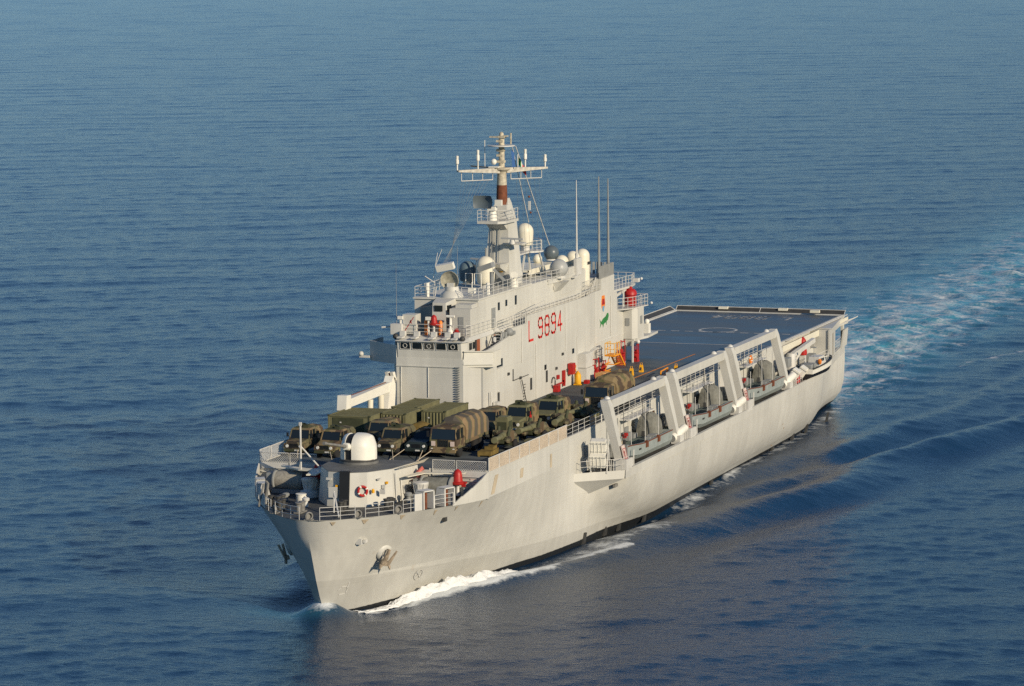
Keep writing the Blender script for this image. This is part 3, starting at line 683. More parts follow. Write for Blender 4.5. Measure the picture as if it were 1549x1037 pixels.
# ---- radomes
def radome(nm, x, y, z0, r, h, m, base=.5, rb=None, parent=None):
    b = MB(); b.lathe([(rb or r*.55, z0), (rb or r*.55, z0+base)], (x, y, 0), 16)
    bs = part(nm, b, 'rail', parent)
    p = [(r*.8, z0+base), (r*.88, z0+base+.12)]
    zc_ = z0+h-r
    p += [(r*.93, z0+base+(zc_-z0-base)*.3), (r, zc_)]+[(max(r*math.cos(a*math.pi/20), .01), zc_+r*math.sin(a*math.pi/20)) for a in range(1, 11)]
    b = MB(); b.lathe(p, (x, y, 0), 28); part('radome_dome', b, m, bs)
    return bs
def ball(nm, x, y, z0, r, m, base=.25, cut=-.78):
    b = MB(); b.lathe([(r*.75, z0), (r*.75, z0+base)], (x, y, 0), 18); bs = part(nm, b, 'rail')
    b = MB(); b.sphere((x, y, z0+base-r*cut), r, 26, cut); part('radome_dome', b, m, bs)
radome('radome', 81.2, -5.2, 21.5, .95, 3.1, 'cream', .45)
radome('radome', 77.2, -8.5, 21.4, .85, 2.3, mat('dark_blue_radome', (.12, .17, .2), .4, var=.05), .3)  # the far radome has a dark blue dome
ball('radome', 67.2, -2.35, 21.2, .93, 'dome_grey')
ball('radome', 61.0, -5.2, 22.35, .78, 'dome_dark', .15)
b = MB(); b.sphere((62.5, -6.2, 22.6), .5, 14); part('radome', b, 'cream')
# funnel casings: two tall rounded white shells
for x, y, r, z1 in ((59.3, -3.45, .72, 23.2), (57.6, -2.95, .74, 23.3), (60.9, -4.1, .7, 22.9)):
    b = MB(); z0 = 19.5
    b.lathe([(r, z0), (r, z1-r)]+[(max(r*math.cos(a*math.pi/16), .02), z1-r+r*math.sin(a*math.pi/16)) for a in range(1, 9)], (x, y, 0), 22)
    for k in range(3): b.lathe([(r*1.03, z1-r-.6-.7*k), (r*1.03, z1-r-.54-.7*k)], (x, y, 0), 22)
    part('exhaust_casing', b, 'cream')
b = MB(); b.box(57.2, 58.0, -2.24, -2.18, 21.7, 22.0); part('casing_grille', b, 'dark', UD)
# roof platform behind the mast
b = MB(); b.box(60.5, 70.5, -7.6, -4.4, 22.0, 22.2); 
for x in (61, 65, 70): b.beam((x, -4.6, 21.4), (x, -4.6, 22.0), .15, .15); b.beam((x, -7.4, 21.4), (x, -7.4, 22.0), .15, .15)
b.cbox((66.5, -4.45, 22.0), (8, .15, .5))
part('radar_platform', b, 'cream')
# rails of the deckhouse roof
r = MB(); r.rail([(75.5, -2.5, 21.5), (90.9, -2.5, 21.5), (90.9, -4.2, 21.5)], 1.0, 1.4); r.rail([(90.9, -7.0, 21.5), (90.9, -8.9, 21.5), (76, -8.9, 21.5)], 1.0, 1.4)
r.rail([(75.5, -2.6, 21.35), (69.5, -1.8, 21.3), (66, -1.7, 21.2)], .95, 1.3); part('railing', r, 'rail', UD)
r = MB(); r.rail([(81.5, YW-.1, 18.95), (62.2, YW-.1, 18.95), (58.8, -1.45, 18.95), (56.4, -1.5, 18.95)], .55, 1.2, (1, .5)); r.rail([(86.4, YW-.1, 18.3), (82, YW-.1, 18.3)], .9, .8)
r.rail([(86.2, -1.6, 18.2), (82, -1.4, 18.4), (75, -1.2, 18.9)], .9, 1.3); part('railing', r, 'rail', SS)
b = MB(); b.box(62.2, 81.4, YW-.05, YW-.02, 18.6, 18.9)
r = MB(); r.rail([(56.3, -2.2, 18.9), (59.6, -2.0, 18.9)], 1.2, .5); r.beam((56.4, -1.9, 20.2), (58.6, -1.6, 18.9), .08, .12); part('stairs', r, 'rail', SS)

# ------------------------------------------------------------------ mast
b = MB()
def tap(cx, cy, z0, z1, l0, w0, l1, w1, sh=0):
    return [(cx-l0/2, cy-w0/2, z0), (cx+l0/2, cy-w0/2, z0), (cx+l0/2, cy+w0/2, z0), (cx-l0/2, cy+w0/2, z0), (cx-l1/2+sh, cy-w1/2, z1), (cx+l1/2+sh, cy-w1/2, z1), (cx+l1/2+sh, cy+w1/2, z1), (cx-l1/2+sh, cy+w1/2, z1)]
b.hexa(tap(76.8, -4.9, 21.3, 27.7, 4.0, 2.7, 2.6, 1.9)); b.hexa(tap(76.8, -4.9, 27.7, 29.3, 2.6, 1.9, 1.6, 1.3)); b.hexa(tap(76.4, -4.9, 29.3, 29.9, 1.2, 1.2, .6, .9))
MAST = part('mast', b, 'paint')
b = MB(); b.lathe([(.58, 28.8), (.5, 31.2)], (76.8, -5.0, 0), 16); part('mast_collar', b, 'rust', MAST)
b = MB(); b.lathe([(.5, 31.2), (.45, 32.3), (.5, 32.5), (.85, 32.75), (.85, 32.9), (.3, 32.95), (.28, 35.7), (.2, 36.3), (.05, 36.4)], (76.8, -5.0, 0), 14)
for z, rr in ((33.5, .5), (34.1, .42), (34.6, .5), (35.5, .45), (35.9, .5)): b.cbox((76.9, -5.0+.15*math.sin(z*9), z), (rr, rr*1.5, .22))
b.cbox((77.0, -5.6, 35.9), (.25, 1.1, .15)); b.cbox((77.0, -4.5, 36.0), (.25, .5, .15)); b.tube([(76.9, -4.0, 35.2), (76.9, -4.0, 36.3)], .09)
part('topmast', b, mat('weathered_cream', (.5, .45, .34), .6, var=.35, scale=4), MAST)
b = MB(); b.lathe([(1.35, 35.0), (1.35, 35.1)], (76.8, -5.05, 0), 22); part('ring_platform', b, 'rail', MAST)
yd = Vector((-.72, .69, 0)).normalized(); c = Vector((76.8, -5.0, 32.7))
b = MB()
for s in (-1, 1):
    L1 = 4.9
    p0 = c+yd*s*.4; p1 = c+yd*s*L1
    nrm = Vector((yd.y, -yd.x, 0))
    for o_, in ((.0,),): b.ext([p0+Vector((0, 0, .22)), p1+Vector((0, 0, .12)), p1-Vector((0, 0, .05)), p0-Vector((0, 0, .32))] if s > 0 else [p0+Vector((0, 0, .22)), p0-Vector((0, 0, .32)), p1-Vector((0, 0, .05)), p1+Vector((0, 0, .12))], nrm*.4)
part('yard', b, mat('yard_paint', (.5, .47, .40), .6, var=.35, scale=3), MAST)
b = MB()
for s in (-1, 1):
    low = [c+yd*s*k-Vector((0, 0, 1.05 if 0 else .95)) for k in (1.0, 2.1, 3.2, 4.4)]
    b.tube(low, .045, 5)
    for p in low: b.tube([p, p+Vector((0, 0, .9))], .04, 5)
part('yard_rail', b, 'rail', MAST)
for k, h in ((-4.85, 1.5), (-2.6, 2.0), (2.6, 1.9), (4.8, 1.3)):
    p = c+yd*k; b = MB(); b.lathe([(.07, 0), (.08, h*.45), (.17, h*.5), (.17, h*.75), (.12, h*.78), (.15, h), (.03, h+.05)], tuple(p), 10); part('dipole_antenna', b, 'white', MAST)
b = MB(); b.beam(c+Vector((.2, -.3, .15)), c+Vector((.6, -3.0, .35)), .2, .12); part('radar_arm', b, 'dark', MAST)
b = MB(); b.sphere((77.4, -5.6, 33.5), .3, 12); b.cbox((77.4, -5.5, 33.0), (1.0, 1.0, .1)); b.tube([(77.2, -6.6, 33), (77.2, -6.6, 35.6)], .035, 5); b.tube([(76.6, -3.4, 33), (76.6, -3.4, 34.2)], .05, 5); part('mast_fitting', b, 'white', MAST)
# search radar platform forward
b = MB(); b.prism([(81.0, -6.1), (81.0, -4.0), (80.2, -3.4), (76.5, -3.4), (76.5, -6.1)], 27.7, 27.95); b.hexa([(78.1, -5.8, 26.9), (79.2, -5.8, 27.5), (79.2, -4.0, 27.5), (78.1, -4.0, 26.9), (78.1, -5.8, 27.7), (81, -5.9, 27.7), (81, -4.0, 27.7), (78.1, -4.0, 27.7)])
b.hexa([(78.3, -6.6, 22.9), (80.3, -6.6, 23.4), (80.3, -4.0, 23.4), (78.3, -4.0, 22.7), (78.3, -6.6, 23.7), (81, -6.6, 23.7), (80.6, -3.9, 23.75), (78.3, -3.7, 23.75)])
b.prism([(79.0, -4.2), (79.0, -2.2), (77.6, -2.2), (77.0, -3.8)], 25.55, 25.7)
part('mast_platform', b, 'paint', MAST)
r = MB(); r.rail([(76.6, -6.1, 27.95), (80.9, -6.1, 27.95), (80.9, -4.0, 27.95), (80.1, -3.45, 27.95), (76.6, -3.45, 27.95)], 1.05, 1.0); part('railing', r, 'rail', MAST)
b = MB(); b.lathe([(.45, 27.95), (.4, 28.6), (.3, 29.0)], (79.6, -5.0, 0), 14); b.cbox((79.7, -5.0, 29.1), (.7, .8, .4)); b.cbox((79.8, -4.3, 29.7), (.3, .7, .55)); RD = part('search_radar', b, 'white', MAST)
b = MB()
rows = []
for i in range(7):
    a = -1+2*i/6
    rows.append([(79.9+.35*(a*a)+.1*(q*q), -5.8+1.0*a*math.sqrt(max(0, 1-.25*q*q)), 29.75+.62*q) for q in (-1, -.5, 0, .5, 1)])
b.sheet(rows, True, False); b.sheet([[(x-.08, y, z) for x, y, z in r_] for r_ in rows], True, True)
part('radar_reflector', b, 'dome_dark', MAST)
for x, y, z, l, az in ((79.6, -3.0, 26.2, 2.6, 75), (80.2, -6.3, 24.2, 1.9, 70)):
    b = MB(); b.lathe([(.28, z-.5), (.25, z-.1)], (x, y, 0), 12); b.cbox((x, y, z), (.16, l, .16), Matrix.Rotation(R(az-90), 3, 'Z')); part('navigation_radar', b, 'rail', MAST)
b = MB()
for y in (-5.5, -5.25, -4.75): b.tube([(78.95, y, 21.5), (78.3, y, 27.6)], .05, 5)
b.tube([(79.1, -5.9, 23.9), (79.1, -5.9, 25.2)], .1)
part('mast_cable', b, 'grey2', MAST)
b = MB(); rot = Matrix.Rotation(R(90), 3, 'Y')
for k, (rr, th) in enumerate(((.55, .06),)): b.lathe([(rr, 0), (rr, th)], (0, 0, 0), 20, 'x'); 
b.v = [(v[0]+78.85-.0, v[1]*.8-4.5, v[2]*1.45+22.5) for v in b.v]; part('mast_door', b, 'grey2', MAST)
b = MB(); b.cbox((78.95, -4.4, 22.9), (.05, .35, .12)); part('warning_plate', b, 'yellow', MAST)
# white radome on its own bracketed platform abaft the mast
b = MB(); b.lathe([(1.6, 24.0), (1.6, 24.15)], (69.4, -4.9, 0), 20); b.beam((68.4, -4.9, 21.4), (69.3, -4.9, 24.0), .16, .16); b.beam((71.5, -4.9, 21.4), (70.2, -4.9, 24.0), .16, .16); b.beam((74.5, -4.9, 24.05), (70, -4.9, 24.05), 1.2, .15)
b.beam((66.9, -3.9, 21.4), (68.6, -4.0, 24.0), .14, .14); RP = part('radome_platform', b, 'rail', MAST)
r = MB(); r.rail([(71.0, -3.9, 24.15), (69.4, -3.4, 24.15), (67.9, -4.0, 24.15), (67.5, -5.0, 24.15), (68.2, -6.0, 24.15)], 1.05, .8); part('railing', r, 'rail', MAST)
radome('radome', 69.9, -5.0, 24.15, .86, 2.75, 'cream', .55)
# gaff with its lights, halyards and stays
b = MB(); b.tube([(74.9, -4.2, 34.9), (64.0, -4.4, 24.2)], .05, 5); b.tube([(75.3, -4.4, 34.8), (69.9, -4.6, 27.0)], .045, 5); b.cbox((70.5, -4.3, 28.7), (.2, .2, .9)); part('gaff', b, 'rail', MAST)
b = MB(); b.sphere((70.6, -4.3, 29.6), .13, 8); b.sphere((70.3, -4.25, 28.0), .12, 8); part('signal_light', b, 'rust', MAST)
b = MB()
for i in range(8):
    p = c+yd*(-1.4-.42*i)-Vector((0, 0, .9)); b.tube([p, (88-.8*i, -8.8, 21.5)], .012, 3)
for i in range(6):
    p = c+yd*(1.6+.5*i)-Vector((0, 0, .9)); b.tube([p, p+Vector((-1.2, .2, -9.5))], .012, 3)
part('halyards', b, 'grey2', MAST)
# flag flying at the gaff: four small signal flags would be unreadable; a tricolour and a blue pennant
FLG = empty('flag', (74.6, -4.1, 34.1), 'small green white and red tricolour flag flying from the mast halyard', 'flag')
for k, (m, nm) in enumerate((('green', 'hoist_stripe'), ('white', 'middle_stripe'), ('red', 'fly_stripe'))):
    b = MB(); b.sheet([[(-.2*k-.2*a, .1*math.sin(2.2*(k+a))+.22*(k+a), -1.0-.38*(k+a)+z*.75) for a in (0, .33, .66, 1)] for z in (0, 1)], True); o = b.mesh(nm); o.materials.append(M[m])
    ob_ = bpy.data.objects.new(nm, o); COL.objects.link(ob_); ob_.parent = FLG
PEN = build('pennant', MB().sheet([[(-.1*a, -.1+.1*a+.04*math.sin(3*a), -1.9*a-.05) for a in (0, .33, .66, 1)], [(-.25-.1*a, .15+.12*a, -1.9*a) for a in (0, .33, .66, 1)]], True), 'blue', None, (75.2, -4.5, 34.5))
tag(PEN, 'narrow blue pennant hanging on the halyard just below the masthead', 'pennant')

# ------------------------------------------------------------------ small radars, lights and aerials forward of the mast
b = MB(); b.tube([(84.5, -3.4, 21.5), (84.5, -3.4, 23.4)], .22, 10); b.cbox((84.7, -3.9, 23.9), (1.0, 1.5, .5), Matrix.Rotation(R(20), 3, 'X')); b.beam((84.6, -3.2, 23.7), (84.3, -2.2, 22.6), .3, .25); part('optical_director', b, 'grey2')
b = MB(); b.lathe([(.45, 21.5), (.42, 22.2), (.25, 22.35)], (79.5, -2.9, 0), 14); b.tube([(79.2, -2.9, 22.65), (79.9, -2.7, 22.7)], .36, 14); part('searchlight', b, 'white')
b = MB(); b.tube([(90.2, -7.9, 21.5), (90.2, -7.9, 22.8)], .2, 10); part('vent_mast', b, 'white')
b = MB(); b.tube([(90.0, -7.2, 21.5), (90, -7.0, 22.9)], .05, 5); b.tube([(90, -8.2, 23.4), (90, -7.2, 22.8), (90, -6.5, 23.2)], .06, 5); b.tube([(89.5, -7.6, 22.9), (89.2, -7.2, 25.6)], .03, 4); b.tube([(89.2, -7.4, 24.4), (89.1, -6.8, 25.9)], .03, 4); part('aerial_cluster', b, 'rail')
b = MB(); b.tube([(88.5, -4.0, 21.5), (88.5, -4.0, 22.8)], .05, 5); b.cbox((88.5, -4.0, 22.0), (.6, .6, .5)); b.tube([(86.8, -3.0, 21.5), (86.8, -3.0, 22.6)], .2, 8); part('roof_fitting', b, 'white')
b = MB()
for y in (-6.8, -5.9): b.tube([(82.5, y, 21.5), (82.5, y, 23.0), (82.5, y+.7, 23.0), (82.5, y+.7, 21.5)], .05, 5)
part('antenna_frame', b, 'white')
def whip(x, y, z0, z1, r0, m='rail'):
    b = MB(); b.tube([(x, y, z0), (x, y, z0+.5)], r0*1.7, 8); b.tube([(x, y, z0+.5), (x+.02, y, z1)], [r0, r0*.35], 8); return part('whip_antenna', b, m)
whip(60.9, -2.5, 22.6, 30.6, .11); whip(55.3, -1.9, 20.1, 30.6, .17, 'grey2'); whip(52.6, -1.75, 20.1, 30.2, .17, 'grey2')
whip(94.0, -9.6, 18.3, 24.9, .03, 'grey2'); whip(82, -7.8, 21.5, 25.6, .035, 'grey2'); whip(70.2, -6.8, 22.2, 27, .03, 'grey2'); whip(86.5, -2.6, 21.5, 25.5, .03, 'grey2')
# aft tower: louvred screen, platforms, flight control cab
b = MB(); pts = [(56.4, -1.4), (54.6, -1.4), (51.9, -1.5), (51.9, -4.4)]
for (xa, ya), (xb, yb) in zip(pts[:-1], pts[1:]):
    n = max(2, round(math.hypot(xb-xa, yb-ya)/.4))
    for i in range(n): x = xa+(xb-xa)*i/n; y = ya+(yb-ya)*i/n; b.cbox((x, y, 20.75), (.1, .26, 1.3), Matrix.Rotation(R(20), 3, 'Z'))
b.box(52.0, 56.2, -4.3, -1.6, 20.1, 20.16)
part('louvre_screen', b, 'grey2', SS)
b = MB(); b.prism([(51.9, -4.5), (51.9, -1.5), (46.0, -1.2), (43.5, -1.6), (43.5, -4.5)], 18.2, 18.42); b.beam((51.5, -1.6, 17.6), (46, -1.6, 18.2), .15, .3); b.tube([(48.9, -1.25, 16.4), (48.9, -1.25, 18.2)], .09)
part('aft_platform', b, 'paint', SS)
r = MB(); r.rail([(51.8, -1.5, 18.42), (46.0, -1.25, 18.42), (43.6, -1.7, 18.42), (43.6, -4.4, 18.42)], 1.1, .9); r.cbox((43.3, -1.5, 18.7), (.7, .5, .4)); part('railing', r, 'rail', SS)
b = MB(); b.sphere((42.6, -1.2, 18.8), .16, 8); b.sphere((44.2, .4, 16.4), .16, 8); b.sphere((48.4, .2, 12.7), .22, 8); part('deck_floodlight', b, 'lamp', SS)
b = MB(); b.prism([(48.7, -1.35), (48.7, -.4), (48.2, .1), (46.0, .1), (45.4, -.4), (45.4, -4), (48.7, -4)], 13.0, 16.2); b.prism([(50.9, -1.35), (48.8, -.2), (45.0, .3), (45.0, -4), (50.9, -4)], 16.2, 16.3)
b.prism([(48.6, -1.3), (48.6, -.2), (45.0, .3), (40.5, .0), (40.5, -2.0), (45, -4)], 12.75, 13.0)
b.hexa([(48.6, -1.3, 12.2), (48.5, -.6, 12.2), (45.5, -.6, 12.6), (45.5, -1.3, 12.6), (48.6, -1.3, 12.75), (48.5, -.2, 12.75), (41, .0, 12.75), (41, -1.3, 12.75)])
FC = part('flight_control_cab', b, 'paint', SS)
b = MB(); b.box(48.69, 48.78, -1.05, -.65, 14.4, 15.2); b.cbox((47.0, .1, 14.9), (.7, .08, .85)); part('window', b, 'grey2', SS)
r = MB(); r.rail([(50.8, -1.3, 16.3), (48.8, -.25, 16.3), (45.1, .25, 16.3), (45.1, -3, 16.3)], 1.15, .8); part('railing', r, 'rail', SS)
b = MB(); b.cbox((42.6, -.6, 13.5), (.8, .6, 1.0)); b.sphere((42.6, -.6, 14.2), .3, 10); part('glide_path_light', b, 'white', SS)
b = MB(); b.box(49.2, 50.9, -1.35, -.95, D, 12.8); b.tube([(48.8, -.3, D), (48.8, -.3, 12.8)], .12); part('aft_post', b, 'paint', SS)
b = MB(); b.box(49.0, 50.6, -1.3, -.9, D+.2, 12.4); part('doorway', b, 'dark', SS)

# ------------------------------------------------------------------ fences, rails and nets of the flight deck
def fence_panel(a, b, z0, z1, dens=.17, m='rail', wm=None, plate_h=0):
    a = Vector(a); c = Vector(b); fr = MB()
    A0, A1, C0, C1 = [Vector((p.x, p.y, z)) for p in (a, c) for z in (z0, z1)]
    fr.tube([A0, A1, C1, C0, A0], .045, 6)
    f = part('mesh_fence', fr, m)
    L_ = (c-a).length; H = z1-z0-plate_h; wv = MB(); t = (c-a).normalized()
    zb = z0+plate_h
    nn = int((L_+H)/dens)
    for s in (1, -1):
        for i in range(1, nn):
            u0 = i*dens
            p = [(u0, 0), (u0-H, H)] if s > 0 else [(L_-u0, 0), (L_-u0+H, H)]
            # clip to the panel
            (x0, y0), (x1, y1) = p
            if s > 0:
                if x0 > L_: y0 = x0-L_; x0 = L_
                if x1 < 0: y1 = H+x1; x1 = 0
            else:
                if x0 < 0: y0 = -x0; x0 = 0
                if x1 > L_: y1 = H-(x1-L_); x1 = L_
            P0 = a+t*x0; P1 = a+t*x1
            wv.tube([(P0.x, P0.y, zb+y0), (P1.x, P1.y, zb+y1)], .014, 3)
    if plate_h: wv.ext([A0, C0, (c.x, c.y, zb), (a.x, a.y, zb)], (0.02, 0.02, 0))
    part('wire_mesh', wv, wm or m, f)
for y0, y1 in ((-10.35, -7.7), (-7.55, -5.1), (5.55, 7.55), (7.7, 10.35)): fence_panel((125.45, y0, 0), (125.45, y1, 0), 10.15, 11.5, .2, 'rail', None, .5)
for i in range(3): fence_panel((125.2-2.5*i, -10.45, 0), (122.8-2.5*i, -10.5, 0), D, 11.65, .2)
fm = mat('tan_wire', (.52, .44, .34), .7)
xs8 = [125.1-21.2*i/8 for i in range(9)]
for i in range(8): fence_panel((xs8[i]-.06, half(F, xs8[i])-.05, 0), (xs8[i+1]+.06, half(F, xs8[i+1])-.05, 0), D+.02, 11.75, .1, 'rail', fm, .12)
r = MB(); r.rail([(103.8, 10.42, D), (90, 10.4, D), (79, 10.36, D)], 1.1, 1.7); part('railing', r, 'rail')
r = MB(); r.rail([(77, 10.36, D), (60, 10.3, D), (36, 10.28, D)], 1.1, 1.7); part('railing', r, 'rail')
b = MB(); b.tube([(93.3, 10.35, D), (93.3, 10.35, 12.2)], .09, 8); b.cbox((93.3, 10.4, 12.2), (.8, .5, .4)); b.sphere((93.5, 10.7, 11.7), .25, 10); part('rail_lamp_post', b, 'rail')
# netting frames round the flight deck
def net(pts_in, pts_out, nm='safety_net'):
    f = MB(); f.tube(pts_in, .035, 6); f.tube(pts_out, .045, 6)
    for a, c in list(zip(pts_in, pts_out))[::5]: f.tube([a, c], .035, 5)
    o = part(nm, f, 'rail'); b = MB()
    b.sheet([[tuple(Vector(p)-Vector((0, 0, .04))) for p in pts_in], [tuple(Vector(p)-Vector((0, 0, .04))) for p in pts_out]], False); part('net_webbing', b, 'dark', o)
    return o
ys_ = [-10.3+20.6*i/10 for i in range(11)]
net([(-1.2, y, D+.06) for y in ys_], [(-1.9, y, D+.52) for y in ys_])
net([(-1.1+4.2*i, -10.35, D+.1) for i in range(11)], [(-1.1+4.2*i, -11.0, D+.5) for i in range(11)])
net([(-1+2.7*i, 10.4, D+.02) for i in range(11)], [(-1+2.7*i, 10.75, D+.12) for i in range(11)])
b = MB(); b.ext([(-1, 10.85, 9.75), (29, 10.85, 9.7), (29, 10.85, D-.2), (-1, 10.85, D-.1)], (0, -.08, 0)); b.box(-1, 29, 10.3, 10.82, 9.68, 9.78); part('edge_beam', b, 'cream')
b = MB(); b.tube([(4, 11.0, 9.9), (-3.4, 11.4, 10.2)], .07, 5); b.tube([(4, 10.4, 9.9), (-3.4, 11.4, 10.2)], .05, 5); part('net_boom', b, 'rail')
for x, y in ((-1.7, 2.8), (-1.6, -4.5), (-.4, 7.0)):
    b = MB(); b.cbox((x, y, D+.45), (.5, 1.1, .3)); part('edge_light', b, 'cream')
# stern flap and rails in the openings
b = MB(); b.hexa([(-1.05, 10.4, 7.1), (-1.0, 10.7, 7.1), (2.2, 10.9, 7.1), (2.2, 10.7, 7.1), (-1.5, 10.6, 9.1), (-1.5, 10.75, 9.1), (1.6, 11.0, 9.1), (1.6, 10.85, 9.1)]); part('stern_flap', b, 'paint')
r = MB(); r.rail([(10.9, 11.7, 7.2), (9.6, 11.5, 7.2)], 1.1, .6); r.rail([(7.3, 11.2, 7.2), (.4, 10.5, 7.2)], 1.1, 1.0); part('railing', r, 'rail')
r = MB(); r.rail([(35, 13.9, 7.0), (30, 13.7, 7.0), (27.3, 13.6, 7.0)], 1.0, 1.0); r.tube([(27.2, 13.7, 7), (27.4, 13.9, 8.2), (26.6, 13.6, 8.6)], .1, 6); part('railing', r, 'rail')
r = MB(); r.rail([(101.5, 10.9, 7.0), (98.6, 14.0, 7.0), (96.8, 14.05, 7.0)], 1.05, 1.1, (1, .5)); part('railing', r, 'rail')
# fittings of the gallery wall under the flight deck
b = MB()
for x in (92, 88.6, 84, 80, 71, 67, 63, 59, 50, 46, 42, 38): b.box(x-.1, x+.1, 10.3, 10.5, 6.9, D-.2)
for x in (98.5, 94, 86, 77.6, 69, 61, 56.6, 48, 40, 34): b.cbox((x, 10.45, 8.6), (.9, .35, 1.1))
part('wall_stiffener', b, 'grey2')
b = MB()
for x0, x1 in ((88, 80), (67, 59), (46, 38)): b.box(x1, x0, 10.35, 11.5, 10.0, 10.16); b.rail([(x0, 11.4, 10.16), (x1, 11.4, 10.16)], 1.05, 1.3)
part('gallery_walkway', b, 'rail')
b = MB()
for x in (90.5, 69.5, 48.5): b.box(x-.35, x+.35, 10.3, 10.42, 7.1, 9.0)
part('gallery_door', b, 'grey2')

# ------------------------------------------------------------------ boat davits
def davit(x0, x1, num):
    b = MB(); yt, zt, yf = 12.25, 12.75, 13.75
    for x in (x0, x1):
        dx = -.55 if x == x0 else .55
        b.hexa([(x+dx-.42, yf-.45, 6.8), (x+dx+.42, yf-.45, 6.8), (x+dx+.42, yf+.25, 6.8), (x+dx-.42, yf+.25, 6.8), (x+dx-.55, yt-.42, zt-.1), (x+dx+.55, yt-.42, zt-.1), (x+dx+.55, yt+.38, zt-.1), (x+dx-.55, yt+.38, zt-.1)])
        b.hexa([(x+dx-.55, yt-.42, zt-.1), (x+dx+.55, yt-.42, zt-.1), (x+dx+.55, yt+.38, zt-.1), (x+dx-.55, yt+.38, zt-.1), (x+dx*.9-.45, yt-.55, zt+.5), (x+dx*.9+.45, yt-.55, zt+.5), (x+dx*.9+.45, yt+.15, zt+.5), (x+dx*.9-.45, yt+.15, zt+.5)])
    b.box(x1+1.05, x0-1.05, yt-.5, yt+.3, zt-.32, zt+.45)
    o = part('davit', b, 'paint')
    b = MB()
    for f in (.08, .86): b.sphere((x0+(x1-x0)*f, yt-.35, zt+.42), .3, 14, 0)
    part('sheave_cover', b, 'rail', o)
    b = MB(); b.hexa([(x0-1.0, yf+.2, 7.7), (x0-.1, yf+.2, 7.7), (x0-.1, yf+.3, 7.7), (x0-1.0, yf+.3, 7.7), (x0-1.0, yf-.13, 9.1), (x0-.1, yf-.13, 9.1), (x0-.1, yf-.04, 9.1), (x0-1.0, yf-.04, 9.1)])
    sg = part('sign_plate', b, 'sign', o)
    t_ = MB(); up = Vector((0, -.36, 1.4)).normalized(); nr = Vector((0, 1.4, .36)).normalized()
    oo = Vector((x0-.25, yf+.26, 8.0)); t_ = text(MB(), num, oo+nr*.03, (-1, 0, 0), up, nr, .34, .62, .1, .08)
    t_.stroke([(-.08, -.1), (.62, -.1), (.62, .85), (-.08, .85), (-.08, -.1)], .05, oo+nr*.03, (-1, 0, 0), up, nr)
    part('sign_number', t_, 'red', sg)
    b = MB()
    for f in (.3, .62): x = x0+(x1-x0)*f; b.tube([(x, yt-.1, zt-.4), (x, yt, 8.4)], .03, 5); b.cbox((x, yt, 8.6), (.25, .25, .45))
    part('fall_rope', b, 'dark', o)
    b = MB(); b.cbox((x0-.6, yf-.1, 7.35), (1.7, 1.3, 1.1)); b.cbox((x1+.5, yf-.1, 7.2), (1.2, .9, .8)); b.cbox((x0-2.2, yf+.1, 7.25), (.5, .5, 1.0)); b.tube([(x0-2.9, yf+.25, 6.9), (x0-2.9, yf+.25, 8.4)], .07, 6)
    for k in range(4): b.tube([(x1-.5-.5*k, yf+.25, 6.9), (x1-.5-.5*k, yf+.25, 7.9)], .05, 5)
    part('davit_winch', b, 'rail', o)
    b = MB(); b.lathe([(.03, -1.25), (.38, -1.25), (.4, -1.15), (.4, 1.15), (.38, 1.25), (.03, 1.25)], (0, 0, 0), 18, 'x')
    rot = Matrix.Rotation(R(18), 3, 'Y') @ Matrix.Rotation(R(-14), 3, 'Z'); b.v = [tuple(rot @ Vector(v)+Vector((x1+.1, yf-.1, 7.75))) for v in b.v]
    part('davit_roller', b, 'white', o)
    return o
davit(97.9, 79.0, '1'); davit(76.9, 57.8, '2'); davit(55.8, 37.4, '3')

# ------------------------------------------------------------------ gun on its deckhouse
b = MB(); gx, gy = 127.4, -.4
pl = [(125.3, -3.6), (130.2, -3.0), (132.9, -1.15), (133.2, .9), (132.5, 2.3), (130.0, 3.7), (125.3, 4.3)]
b.prism(pl, F-.05, 11.25, [(125.3, -3.3), (130.0, -2.8), (132.6, -1.1), (132.9, .9), (132.2, 2.2), (129.8, 3.5), (125.3, 4.1)])
PD = part('gun_platform', b, 'paint')
b = MB(); b.prism([(125.3, -3.3), (130.0, -2.8), (132.6, -1.1), (132.9, .9), (132.2, 2.2), (129.8, 3.5), (125.3, 4.1)], 11.25, 11.3); b.lathe([(1.7, 11.3), (1.62, 11.5)], (gx, gy, 0), 28); part('gun_deck', b, mat('gun_deck_grey', (.14, .14, .13), .7, var=.25), PD)
b = MB(); b.hexa([(133.0, .1, F), (133.35, .1, F), (133.28, .95, F), (133.0, .95, F), (132.8, .1, 11.4), (133.1, .1, 11.4), (133.02, .95, 11.4), (132.8, .95, 11.4)]); part('ammunition_chute', b, 'black', PD)
GT = part('gun_turret', MB().lathe([(1.62, 11.45), (1.62, 11.6), (1.5, 11.7)], (gx, gy, 0), 30), 'dark')
